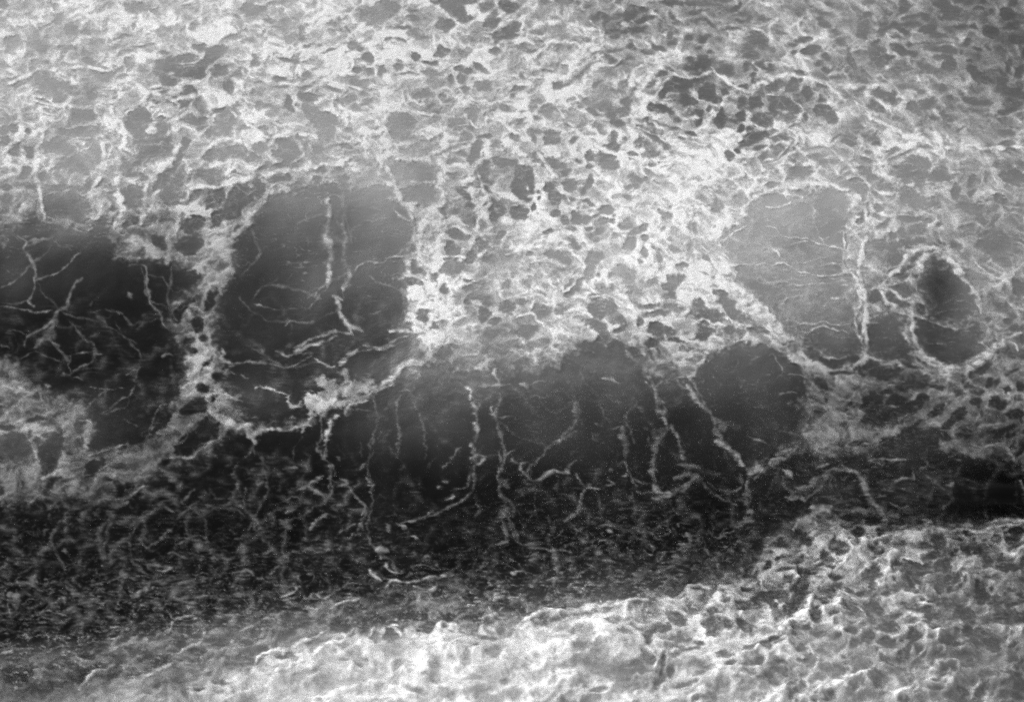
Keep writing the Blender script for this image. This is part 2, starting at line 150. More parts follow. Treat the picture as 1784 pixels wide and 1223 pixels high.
'B3': """60,100,110,55,70,.75;130,70,90,24,75,.85;60,280,75,60,20,.8;110,190,40,22,20,.8;165,250,22,35,0,.9;280,120,40,40,0,.85;300,190,40,50,0,.8;350,80,60,14,-10,.7;290,285,28,20,20,.8;210,190,18,18,0,.7;200,145,16,16,0,.6;365,335,38,30,10,.9;460,320,50,45,30,.8;520,340,30,30,0,.7;410,395,50,20,0,.7;530,390,30,16,0,.9;270,415,40,20,-15,.85;400,90,50,50,0,.5;530,85,60,30,-70,.8;500,140,16,25,0,.8;535,220,40,16,30,.9;415,185,40,14,5,.6;665,265,60,45,0,.95;600,310,28,16,-40,.8;660,345,50,28,0,.85;610,410,38,18,10,.85;590,460,30,22,0,.75;780,360,38,45,0,.9;800,105,25,18,0,.7;855,105,35,18,25,.75;805,172,38,20,5,.85;890,390,60,40,-10,.75;840,420,45,40,-40,.8;810,500,50,45,0,.8;740,450,30,30,0,.5;930,470,28,30,-30,.7;915,550,28,40,0,.7;885,600,30,25,10,.75;1005,595,22,30,0,.65;1070,310,55,28,15,.6;1045,395,22,14,0,.6;1110,455,25,22,0,.5;1130,525,35,25,0,.5;1225,520,25,50,0,.45;1260,410,14,35,0,.6;1340,610,40,16,60,.75;1315,185,28,14,0,.5;1430,240,60,40,0,.5;1200,70,60,30,0,.2
290,570,65,50,10,.65;360,615,60,22,-12,.7;175,520,38,22,-15,.75;450,515,40,20,5,.6;140,560,30,20,-30,.6;330,670,40,12,0,.6;590,590,45,45,0,.7;530,620,40,35,0,.65;530,700,60,40,-10,.6;450,770,90,45,-35,.65;400,820,30,50,0,.7;600,710,22,12,0,.7;580,860,60,25,-15,.55;790,710,75,65,10,.5;770,660,30,25,0,.6;820,800,35,16,0,.4;825,850,28,20,-15,.7
1170,650,55,25,-5,.75;1130,720,60,60,0,.65;1095,790,50,50,0,.65;1100,845,50,28,0,.75
600,950,75,70,0,.85;700,960,110,50,55,.6;750,1080,50,25,-20,.7;580,1060,100,50,20,.75;640,1130,60,70,30,.75;720,1190,60,40,0,.8;540,1190,90,30,0,.75
1330,980,120,60,30,.8;1440,850,60,25,30,.8;1530,960,150,60,42,.85;1300,890,40,25,0,.7;1000,980,120,25,0,.7;960,920,80,20,-8,.6;1100,940,80,25,0,.6;890,1040,25,50,0,.7;1010,1090,80,55,0,.8;1110,1100,60,40,0,.7;1140,1160,60,20,-5,.8;970,1180,50,30,0,.75;1310,1130,60,50,0,.85;1350,1080,60,25,20,.7;1500,1090,60,30,10,.7;1590,1115,60,18,5,.85;1700,1100,60,30,10,.85
200,960,60,40,0,.5;330,950,60,50,0,.6;100,1100,90,60,0,.6;200,1180,80,40,0,.5;60,900,60,25,0,.5""",
'B4': """220,10,80,45,0,.6;690,30,60,40,30,.6;50,110,60,30,0,.6;60,190,80,45,0,.5;230,130,50,12,0,.5;500,140,70,45,0,.6;570,80,100,40,20,.5;640,150,60,40,30,.55;660,210,50,35,20,.6;240,260,80,55,-20,.5;420,240,70,60,0,.55;540,230,40,40,0,.5;470,420,90,90,20,.65;770,150,25,30,0,.6;780,240,45,28,-10,.75;660,310,55,45,-20,.8;750,310,30,30,0,.6;800,370,80,22,-25,.65;1010,30,130,60,10,.7;1180,30,90,50,-20,.7;990,170,80,60,-5,.7;1060,210,140,50,10,.7;1170,230,50,22,15,.75;1310,130,45,70,0,.75;1410,75,30,40,0,.8;1440,140,30,25,0,.65;1380,250,80,45,-5,.7;1460,250,50,40,-20,.7;1470,335,50,22,0,.7;1570,325,38,28,0,.75;1380,380,60,14,0,.5;1620,190,50,45,0,.8;1700,40,80,50,10,.8;1755,225,25,22,0,.8;1590,500,150,100,10,.65;1600,600,70,30,0,.6;1655,635,40,14,-10,.75;1730,555,30,14,0,.8;1740,800,80,50,75,.7;1740,760,40,22,0,.8;1640,920,50,35,0,.4;1670,1030,35,22,10,.95;1720,1080,50,35,-20,.95;1690,1130,30,14,0,.7;1770,1120,22,70,0,.8;1530,1020,25,22,0,.6;1440,1080,40,50,-30,.8
990,330,80,28,-5,.75;1100,350,50,18,10,.6;1180,370,25,14,0,.65;960,420,50,35,0,.7;1040,400,70,35,-5,.6;1000,480,90,40,-10,.65;870,440,45,40,0,.8;870,520,60,50,0,.75;770,490,50,45,-20,.75;890,590,85,50,10,.7;910,690,85,45,0,.85;930,740,50,22,0,.8;820,765,35,16,0,.7;1040,590,80,22,-60,.6;1130,530,25,25,0,.6;1190,490,50,25,10,.6;1310,490,60,25,50,.5;930,820,80,40,10,.7;860,870,40,28,30,.7;930,900,60,28,15,.6;670,870,28,25,0,.6;750,860,60,40,10,.85;1070,950,60,25,25,1;690,560,25,22,0,.6""",
'C1': """940,660,55,38,-10,1;1300,680,110,75,-45,1;640,850,90,55,-40,.85;520,850,60,60,-40,.3;1420,590,70,60,0,.7;1330,440,90,60,-20,.85;1120,540,120,30,-55,.8;800,1000,50,50,0,.85;870,985,50,28,0,.9;760,930,30,12,0,.8;1150,810,60,25,-15,.8;920,840,60,25,-20,.4;230,520,80,18,-8,.9;50,572,55,20,5,.85;90,700,125,110,0,.65;350,740,175,80,105,.75;210,610,22,40,0,.6;270,680,35,40,0,.6;560,580,40,35,0,.45;560,660,50,30,-30,.4;485,750,22,14,0,.7;380,940,70,22,-25,.7;10,1000,30,30,0,.6;350,1030,70,14,8,.6;100,230,50,20,10,.3;85,360,60,30,30,.25
1310,40,25,22,0,1;1410,150,60,16,-60,.8;1400,300,55,40,-20,.85;1510,220,35,30,0,.8;1470,380,20,25,0,.9;750,660,140,50,-15,1;700,820,90,14,-20,.3;900,900,60,20,-10,.3""",
'C2': """300,340,45,45,0,.95;570,240,30,22,50,1;540,470,60,18,-15,.9;600,375,60,16,5,.4;820,280,20,10,0,.5;430,500,20,20,0,.7;350,15,40,12,0,.8;850,130,130,75,-10,1;800,160,150,80,0,.95;1300,70,60,30,0,.6;1350,30,60,20,0,.5""",
'C3': """700,60,200,60,0,.7;400,170,80,50,0,.8;120,30,60,25,0,.5;60,140,60,50,0,.5""",
'C4': """790,180,150,58,5,1;520,200,90,16,0,.75;190,150,90,35,55,.65;190,270,65,50,0,.7;1490,170,80,30,-25,.8;1090,110,80,20,30,.7;1010,160,50,12,5,.8;950,280,90,28,-5,.85;1080,280,50,28,0,.8;1100,230,50,25,0,.6;1190,300,40,22,0,.75;740,410,90,85,0,.9;890,400,60,40,0,.95;980,430,120,50,-15,.8;1080,380,70,40,-10,.8;830,500,150,60,-15,.8;820,330,50,20,0,.85;700,540,40,50,0,.8;1180,470,80,18,-35,.9;1000,550,80,14,-12,.8;1270,530,110,35,-45,1;1340,470,40,40,0,.8;990,600,60,40,20,.8;1450,400,50,40,0,.7;1590,400,50,45,0,.8;1720,480,80,35,0,.95;1660,310,30,22,0,.8;1750,300,30,28,-30,.85;1600,270,30,20,0,.7;1680,570,60,25,0,.85;1690,625,40,20,-10,.9;1560,600,50,20,0,.7;1250,640,60,25,10,.85;1370,630,40,22,0,.85;1380,580,30,25,0,.7;1100,610,60,25,0,.6;510,685,25,18,0,.8;650,690,80,20,0,.8;400,390,22,14,0,.8;560,400,22,20,0,.7;540,460,25,22,0,.6;390,280,60,30,45,.8;330,80,70,30,30,.7;460,140,60,30,20,.6;560,110,70,40,0,.7;1000,680,200,60,0,.95;1450,330,50,30,0,.5;1320,340,50,35,0,.5;1540,270,40,30,-40,.7;1700,200,60,20,-30,.7;1400,280,50,20,0,.5;1240,90,140,60,-10,.9;200,830,70,60,0,.8""",
'D1': """130,1100,110,80,-10,.7;110,960,80,40,0,.6;420,1010,100,50,-10,.6;620,880,110,90,0,1;960,950,80,50,20,.9;820,980,60,50,-20,.6;1120,980,60,40,0,.85;1240,880,60,50,0,.8;1350,930,60,40,-20,.8;1290,830,80,30,-10,.7;920,1100,50,30,0,.5;760,1100,60,20,-20,.5;540,1110,120,30,-15,.5;1540,1150,60,25,0,.6;1700,880,50,30,0,.6;1520,880,60,20,0,.5;1700,1000,60,20,0,.6;1440,1080,60,20,-10,.4;1100,1160,70,25,-10,.45;1360,1200,60,14,0,.8;300,1180,150,40,-10,.5""",
'D2': """590,760,60,50,30,.9;730,740,50,60,0,.9;745,640,50,35,20,.8;1010,680,60,45,10,.9;1130,680,40,45,0,.8;1480,540,60,30,0,.8;1330,690,60,40,0,.8;1190,770,60,35,-20,.9;180,960,60,30,-10,.7;910,560,50,20,0,.6;1150,470,60,16,0,.6;640,650,30,25,0,.6;880,720,40,30,0,.5;380,870,80,25,-15,.5;600,985,50,16,-5,.5;720,1040,25,18,0,.5;820,830,50,40,0,.5;930,820,60,50,0,.6;1500,900,40,14,-20,.6;1610,830,60,25,0,.6;1650,940,80,50,0,.4;980,1050,30,40,0,.4;960,1130,60,40,0,.35;500,1150,100,50,0,.3;1500,1120,40,30,0,.4;1700,1130,50,30,0,.5;1100,1200,60,16,20,.5;40,1000,50,20,-20,.3;340,1120,120,40,-20,.3;700,1150,100,30,-10,.25;1440,990,50,40,0,.35;1700,800,60,30,0,.4;60,940,50,40,-20,.6""",
'D3': """1350,545,80,25,-20,.7;1140,720,70,50,20,.7;1040,790,70,45,-20,.75;960,850,40,50,-30,.65;1250,640,70,40,0,.6;1380,650,60,30,0,.65;1400,750,100,60,0,.75;1370,810,60,25,0,.7;1280,860,28,20,0,.75;1600,620,70,40,0,.9;1620,490,40,35,0,.9;1620,750,80,35,15,.85;1720,560,60,60,0,.85;1150,850,80,35,0,.5;930,970,60,30,50,.65;850,1060,130,50,5,.6;650,1050,150,50,10,.35;780,1110,100,30,0,.45;420,1020,90,40,0,.35;560,900,120,35,-10,.3;490,790,80,60,0,.3;700,720,60,25,0,.45;790,790,50,30,0,.4;1040,1030,100,20,100,.8;1020,1150,70,25,-50,.75;1230,920,60,16,-30,.6;1310,1060,70,25,-20,.45;1350,1030,40,10,-10,.5;1210,1160,60,35,-20,.5;1100,1080,25,35,0,.5;1470,960,60,30,0,.5;1500,1030,40,28,0,.6;1640,900,60,30,0,.6;1720,1010,45,28,0,.6;1740,900,50,30,0,.7;600,1210,80,25,-5,.5;300,1100,100,12,85,.25;90,1080,40,20,0,.3""",
'D4': """290,400,85,45,10,1;240,500,60,55,-30,1;180,620,90,50,-55,.9;20,580,60,70,0,.85;100,550,60,50,0,.7;510,220,80,40,30,.95;460,190,25,50,0,.9;290,160,50,35,30,.85;210,110,40,25,10,.8;395,255,35,40,0,.7;730,30,60,45,0,.95;590,10,50,25,0,.9;640,130,50,35,10,.85;790,100,35,40,-30,.9;750,180,25,22,-20,.9;460,345,28,22,0,.85;30,260,30,20,0,.8;15,350,28,28,0,.9;70,295,30,16,-10,.8;120,380,60,14,0,.7;730,230,40,16,0,.7;560,70,50,28,0,.6;130,190,50,30,10,.6;210,240,50,14,0,.6;140,440,40,25,0,.7;200,330,50,12,0,.7
760,370,50,50,0,.7;890,350,45,55,0,.65;1030,370,110,65,0,.95;1010,450,60,45,0,.9;1220,350,60,50,0,.75;1270,430,70,50,0,.7;1140,270,60,28,-10,.75;1080,210,80,25,0,.5;1200,170,60,45,0,.7;1290,260,40,35,0,.75;1400,230,90,45,10,.85;1470,240,60,50,0,.85;1510,310,45,40,0,.85;1630,310,70,50,50,.95;1700,130,70,60,-10,.85;1590,150,40,30,0,.6;1360,120,30,18,0,.6;1470,540,60,60,30,.85;1450,480,30,30,0,.8;1530,430,60,20,0,.65;1600,420,50,40,0,.45;1700,220,40,16,0,.6;1760,340,30,70,0,.7;1650,600,120,60,-10,.7;1590,700,90,45,-20,.7;1700,700,100,50,0,.55;1360,680,90,60,0,.6;1370,790,50,50,0,.75;1470,800,40,30,0,.75;1250,600,50,30,0,.5;720,460,100,35,85,.75;740,650,75,50,0,.8;600,650,70,45,0,.7;640,520,35,22,0,.7;580,510,35,20,0,.6;810,535,40,28,0,.7;880,490,45,28,0,.5;980,500,50,25,0,.6;480,480,70,35,0,.55;480,425,50,16,0,.65;450,560,40,18,0,.55;350,680,45,50,10,.8;840,770,75,60,20,.75;705,830,50,45,0,.75;840,870,75,45,20,.75;960,950,50,48,0,.95;1060,920,50,25,60,.95;1020,830,70,35,-75,.75;1000,720,60,40,0,.5;1120,680,40,45,0,.65;1190,680,50,25,0,.6;1050,640,90,14,0,.7;880,680,60,25,0,.6;1170,790,28,20,0,.8;1240,860,60,38,-40,.8;1320,880,40,25,0,.7;1350,970,80,50,10,.75;1380,1020,50,35,0,.6;1180,950,40,22,20,.6;1260,1040,60,25,0,.5;1550,880,45,60,0,.65;1440,900,40,22,0,.5;580,800,45,35,0,.7;600,870,30,22,0,.6;290,760,45,22,-10,.8;220,770,30,10,-10,.7;360,800,45,22,10,.8;460,830,40,22,0,.65;190,820,25,14,-20,.7;40,850,50,18,-30,.8;75,890,25,22,0,.6;20,910,30,14,-20,.7;230,920,20,16,0,.7;300,990,65,45,10,.55;390,915,30,14,0,.6;110,1000,30,20,0,.6;90,1060,40,25,-10,.5;30,1100,40,28,0,.5;650,1020,90,60,0,.4;460,1080,90,60,0,.4;830,980,50,25,20,.55;915,1000,18,22,0,.8;790,1140,45,35,0,.35;930,1080,80,35,0,.4;1210,1110,40,18,0,.6;1160,1135,25,14,0,.6;1520,1090,40,40,0,.4;1510,1165,28,35,0,.5;1680,1100,40,40,0,.5;1740,1160,60,60,0,.6;550,960,22,20,0,.5;210,1110,70,30,0,.3;350,1130,60,30,0,.3""",
}
# strands: width, density | x,y x,y ...
STRAND = {
'F': """26,.85|345,74 400,78 480,90 560,95;26,.85|0,150 60,128 130,118 200,122;28,.95|600,50 640,80 700,105 780,122;30,.95|1050,50 1042,85 1000,110 985,150;40,.95|1190,88 1160,110 1122,150 1106,190 1095,235;26,.9|820,178 870,170 900,145;30,.85|165,190 182,240 172,300 160,345;28,.8|75,225 64,290 68,350 80,388;44,.85|192,190 215,240 202,300 212,350 198,400;36,.85|305,180 312,240 282,290 252,330 246,392;24,.8|345,270 400,245 445,248;34,.9|325,332 400,322 470,302 560,290 640,270;36,.85|475,332 440,372 405,420 372,462;34,.85|668,205 658,260 680,302 700,345 716,382;50,.9|765,300 772,350 742,380 732,450 762,520 742,582;26,.85|880,445 940,430 1000,442 1012,480 985,512;50,.98|1050,512 1088,520 1112,570 1124,620;26,.9|1250,395 1254,450 1282,482;28,.8|1285,370 1330,342 1400,322 1480,335 1512,400 1500,480 1512,560 1500,640;30,.8|1530,505 1570,462 1612,430 1645,442 1692,505 1712,545;34,.75|1590,520 1585,562 1602,610 1640,640 1700,632 1735,602 1784,585;30,.85|1490,190 1560,228 1650,255 1784,262;22,.95|1335,240 1380,226 1402,255 1350,285;24,.85|1130,212 1180,236 1245,262;24,.85|900,60 960,40 1040,50;26,.85|420,130 500,150 570,140 650,165;26,.85|240,150 300,175 380,165 450,185;26,.85|60,180 120,190 190,180 240,150;24,.85|460,200 520,250 540,290;26,.85|570,170 620,200 690,190 760,200;24,.8|400,190 430,220 470,240 520,235;28,.9|830,300 850,360 830,400;26,.85|860,200 920,250 960,300 990,350;26,.9|960,180 1010,230 1050,260 1120,280;24,.85|1240,120 1300,160 1370,130 1440,150;24,.8|1420,240 1480,290 1520,330 1560,340;40,.62|572,345 570,400 574,450 572,505;34,.4|602,330 598,420 606,490;60,.8|760,300 770,340 742,390;40,.9|1100,440 1150,470 1210,480 1270,500
16,.34|0,500 50,470 90,430;16,.3|250,470 262,520 300,545;20,.3|300,470 290,520 310,560;18,.26|120,560 160,600 150,640 100,660;16,.24|200,560 240,620 230,680 180,720;18,.3|600,330 598,400 604,460;16,.26|440,520 470,500 560,520;20,.34|400,640 440,630 500,640 545,620;18,.3|420,480 450,440 440,400;14,.3|640,480 690,500 700,540;20,.3|700,690 690,740 700,790;18,.26|720,700 740,740 735,800;18,.3|1010,640 1040,690 1060,740;18,.26|930,800 925,850 940,900;20,.3|1110,700 1090,730 1100,770
22,.32|560,720 562,790 575,840 560,880 500,905;22,.34|575,832 620,860 636,900 612,940;18,.24|640,690 655,740 642,800 652,870;20,.34|822,680 830,740 830,800 820,862 770,890 700,915;24,.38|870,650 866,720 880,790 870,830 886,900 912,950 968,962;22,.42|1000,690 1006,722 985,762 960,778 912,832;22,.34|1085,745 1090,800 1110,860 1142,852;26,.45|1108,600 1140,670 1162,740 1142,782 1140,842 1172,862 1212,832;28,.5|1200,655 1232,712 1262,772 1312,822 1360,802 1400,772;26,.45|1310,822 1300,872 1312,902 1280,922;28,.45|1360,832 1402,872 1452,822 1500,832 1522,882 1562,912;24,.24|440,782 462,830 452,880 422,942;26,.26|200,882 182,950 192,982;24,.22|300,872 352,900 362,960;22,.24|382,882 432,902 470,960;24,.28|500,902 490,950 502,982;22,.26|120,890 90,940 110,990;22,.26|652,872 640,930 670,970 700,1000;22,.24|250,900 220,950 250,1000 320,1010;24,.3|1210,832 1260,870 1300,872;22,.3|1040,855 1060,910 1120,930 1180,900;22,.28|965,960 1040,940 1100,980;20,.22|60,480 100,540 170,560 240,600;20,.22|420,520 470,560 540,560 590,540;20,.2|430,600 500,640 560,630;18,.2|940,620 930,680 960,720 1000,700;18,.2|860,720 900,760 960,775""",
'A1': """18,.85|1400,295 1500,300 1600,315 1775,325;12,.75|880,340 960,310 1050,295;20,.8|700,760 560,735 480,760;14,.75|1180,390 1250,365 1310,340;14,.8|1060,640 1180,600 1380,570;12,.65|430,880 600,860 700,900;12,.65|430,950 620,955;14,.7|520,1060 600,1040 640,990;16,.7|1170,460 1290,430 1380,410;14,.75|1400,1030 1540,1010 1640,970 1740,980;12,.7|1400,1130 1560,1140 1700,1120""",
'A2': """30,.95|560,100 640,180 720,250 790,310;18,.9|760,470 820,450 880,420;18,.85|1200,270 1290,310 1380,360;20,.9|1680,170 1740,150 1775,140;14,.9|1380,570 1400,620 1440,660 1490,690;16,.9|1490,690 1600,670 1700,620 1775,580;14,.85|1420,790 1500,850 1570,870 1640,840;12,.8|1330,900 1400,870 1470,870;12,.8|1240,1060 1330,1000 1420,950;26,.8|900,790 890,880 930,960;12,.85|1400,980 1490,970 1530,950;14,.85|1510,1140 1550,1080 1540,1010;12,.7|340,260 520,270 690,250""",
'A3': """28,.95|560,150 600,210 640,280 600,340 500,390 430,430 380,520;18,.85|380,520 440,480 560,420 640,380;16,.8|590,450 700,440 800,400;16,.85|1000,350 1070,380 1130,370 1170,310;16,.9|1120,400 1040,410 960,440 860,480;30,.95|1000,640 920,690 870,760 850,840 840,900;18,.9|1080,560 1030,600 960,660;22,.95|1100,510 1150,550 1230,540 1320,520 1390,495;10,.8|1600,190 1680,220 1740,250;30,.95|760,170 820,190;12,.85|860,790 980,820 1080,850;14,.85|860,880 960,910 1050,960 1110,1030;12,.7|200,850 280,890 340,890;14,.8|560,840 540,920 550,980;10,.6|1280,610 1240,650 1290,700;10,.6|1120,690 1060,690 1060,720""",
'A4': """30,.95|20,200 60,160 90,130;14,.8|150,190 240,150 320,100;14,.9|0,430 130,430 200,460 260,410 340,440;14,.8|0,640 60,640 110,620;16,.85|620,700 660,740 720,790;12,.7|780,510 860,570 920,650 980,690;14,.75|160,670 230,720 280,780;12,.85|0,900 80,870 180,900 210,930;16,.85|210,930 160,1010 90,1080 0,1120;12,.7|0,1000 80,990 150,990;16,.75|900,970 1020,1040 1120,1070 1200,1070;12,.65|1600,820 1700,790 1775,760;10,.65|1100,1050 1150,1100 1190,1160""",
'B1': """22,.5|120,430 200,480 160,530 210,590 240,640 260,690 240,770 215,830 200,880 230,930;18,.45|200,480 280,465 350,450;20,.45|200,520 260,485 330,462;14,.42|540,550 490,610 450,670 340,715 240,770;12,.5|420,685 340,715;30,.42|560,730 500,800 480,870 450,930 400,960 380,1020 330,1070 230,1110 170,1130;50,.36|400,980 370,1100 300,1160 230,1200;14,.45|0,930 100,950 200,965 350,960;12,.32|40,1095 130,1095 180,1130 160,1200;12,.4|0,1190 60,1223;14,.3|200,880 120,920 20,910;16,.32|350,1150 400,1223;18,.48|880,650 940,640 1030,660 1010,740 1035,820 1040,900 1080,970 1130,1040 1170,1080 1210,1110;10,.3|1030,700 1110,730 1150,790 1190,830 1270,820;40,.42|870,830 890,870;24,.3|640,890 645,920;8,.35|630,965 750,970 830,990;18,.32|860,990 910,1050 940,1040;8,.3|760,960 850,985;8,.2|650,1040 760,1000;8,.2|900,1040 1080,1010;10,.5|1190,560 1260,600 1340,590 1400,540;14,.6|720,330 800,260 830,240;12,.65|830,310 810,400 850,430 890,430;12,.5|240,280 290,340 420,370 560,400;14,.6|240,280 250,200 240,120;12,.6|280,180 380,140 470,130 560,140;12,.6|1400,290 1450,270 1520,265;16,.65|1545,200 1570,130 1660,80;14,.6|1330,410 1400,400;20,.75|1780,220 1640,330 1540,400 1440,430;22,.85|1540,470 1470,540 1440,600;22,.8|1480,720 1560,690 1620,690;18,.6|640,390 590,400""",
'B2': """14,.55|460,190 480,260 510,290 495,350 500,420;26,.5|500,420 500,520 495,600 495,680;38,.8|495,650 510,710 495,780;16,.5|495,780 450,810 400,860;28,.65|620,680 645,730 640,790 620,840;14,.4|620,840 600,870;12,.55|660,690 730,650 790,625 880,640 930,595 1050,575 1140,570;28,.65|560,870 560,930 590,1000 640,1050 650,1120;34,.5|590,1000 660,1070 720,1110;16,.6|540,870 590,870;12,.5|0,900 80,925 130,935;8,.35|130,935 330,930 400,880 490,820;10,.45|200,1070 240,1045 390,1015;7,.3|60,790 150,745;24,.5|270,1210 400,1150 560,1100 650,1110;22,.5|300,1223 420,1190 560,1130;28,.95|940,1095 1010,1100 1120,1110;14,.6|970,750 1060,710;16,.85|950,260 1000,310 1050,335;12,.6|1000,220 1080,240 1150,235 1200,195;7,.4|680,235 790,215 900,180;7,.35|900,260 980,290;7,.35|650,190 760,170;10,.4|290,360 360,335 440,300;6,.35|740,910 860,895;8,.4|770,850 810,860;10,.7|0,260 60,200 140,120 250,80;8,.5|400,90 470,80;16,.45|730,1190 850,1200 1000,1160 1090,1130;16,.3|600,280 640,360 630,500;8,.5|1010,90 1120,80 1240,80;30,.55|1030,620 1040,700;6,.22|680,1000 760,1030;6,.22|780,980 900,960;6,.2|700,900 640,860;6,.22|850,1050 940,1020;6,.3|700,360 900,340;5,.25|760,390 860,365;5,.25|820,540 940,560;5,.25|680,550 740,545;8,.25|360,460 380,540;30,.25|470,480 530,470 640,480;30,.22|560,350 620,420""",
'B3': """30,.98|170,880 145,960;16,.8|40,1000 150,990 220,1050 290,1090;14,.8|1380,890 1450,970 1530,1060;18,.8|1220,900 1190,960 1190,1030;20,.9|380,850 390,740 460,640 540,560;16,.85|1440,400 1440,500 1480,620 1560,700;8,.65|1480,640 1600,655 1775,645;12,.75|1400,1223 1480,1180 1560,1160 1775,1160;12,.85|530,870 620,850 660,840;14,.8|1240,1040 1330,1010 1410,1060 1470,1070;14,.85|300,110 340,150 450,170 490,190;10,.7|480,745 570,735 640,720;20,.9|420,960 440,990;24,.75|390,1100 380,1180;10,.7|530,1090 640,1150;10,.6|700,1120 740,1140;14,.7|1440,490 1530,430 1600,380;8,.6|1690,480 1740,520 1775,530;10,.6|1700,560 1740,520;8,.55|1480,380 1560,330 1620,250 1640,130;14,.75|1640,130 1775,80""",
'B4': """10,.75|110,435 260,455 400,500 520,540;8,.65|100,500 200,490 290,480;8,.62|130,630 300,600 430,595;9,.65|370,640 500,630 560,600;12,.75|0,650 130,640 250,690 400,720 500,700 560,650;9,.65|0,750 100,760 220,800 400,780 560,800;8,.55|420,740 600,770;10,.65|100,920 180,860 350,855;10,.68|370,920 440,880 560,860;9,.6|150,1020 300,1045 420,1040 600,1050;12,.72|220,1090 400,1070 520,1085 580,1120;26,.8|540,430 530,600 600,700 650,800 640,900 620,1010 650,1120 670,1223;12,.7|0,380 60,400 100,440;12,.7|0,540 60,540 130,620;8,.6|350,190 330,340;8,.55|100,260 180,190 330,230;14,.75|560,40 660,60 720,140 710,200 640,240;10,.65|320,350 400,480;8,.5|420,90 500,60 560,40;8,.5|570,130 600,200;16,.85|0,240 80,260 160,200;14,.9|0,150 120,150 260,160;16,.7|1100,560 1040,640 980,720 950,770 860,790;16,.7|1100,560 1160,550 1210,580;14,.62|1270,590 1320,680 1380,740 1430,840 1490,920 1480,1000;30,.7|780,830 840,920 930,980 980,1000;20,.68|980,1000 1060,990 1120,1010;24,.65|970,1020 960,1100 990,1190 1020,1223;12,.6|1120,1010 1200,1060 1330,1080 1450,1050;10,.6|1300,1090 1400,1060;14,.55|1060,640 1050,760 1060,880;34,.6|1140,400 1140,460 1230,510;18,.7|1400,600 1500,680 1600,740;24,.85|1560,1223 1580,1180 1640,1165 1720,1190 1730,1230;8,.6|900,450 1000,460;10,.65|820,680 880,640 960,650;10,.6|860,360 940,310 1020,310;7,.5|0,640 200,700 300,720;6,.5|1080,430 1200,450;8,.5|700,910 780,905 820,930;7,.45|650,1010 720,1050 780,1040;5,.35|1230,910 1400,880;5,.35|1200,960 1400,940;6,.35|1060,1190 1300,1180""",
'C1': """12,.35|510,75 580,55 660,65;14,.35|490,80 470,150 490,210;24,.28|360,0 420,70 480,110;10,.25|150,110 230,50 330,90 430,130;10,.45|500,235 590,240;18,.3|420,200 430,230;7,.4|870,195 920,185 980,155;7,.38|630,290 700,310 770,315 830,290;16,.4|1100,110 1150,80 1200,85;16,.22|560,480 640,390 740,330;10,.2|700,470 860,440 880,370;12,.32|1230,390 1120,430 1070,480 1050,550 980,600;10,.2|860,500 940,560;8,.8|555,525 600,530 630,560;20,.6|280,930 380,910 420,850;28,.55|235,740 240,820;10,.5|550,910 650,900 760,830 870,780;14,.48|620,760 770,720 860,690;20,.5|1180,780 1270,780 1380,730 1440,680 1510,620;20,.45|870,1050 960,1000 1010,970;24,.4|780,1130 870,1080;10,.3|1280,560 1300,640 1210,700;30,.38|1200,690 1280,590 1380,520;14,.5|1520,130 1660,130;10,.45|1580,190 1700,240;8,.6|1720,518 1775,514;60,.25|1430,1030 1380,1060;20,.28|1250,1080 1350,1010;18,.28|1180,1160 1120,1110;18,.28|1380,1080 1300,1150 1200,1200;24,.3|1740,680 1690,770;16,.25|1700,1000 1680,1120 1730,1170;24,.25|330,1200 340,1150;34,.25|560,1200 600,1130;30,.6|1540,40 1520,100 1590,130""",
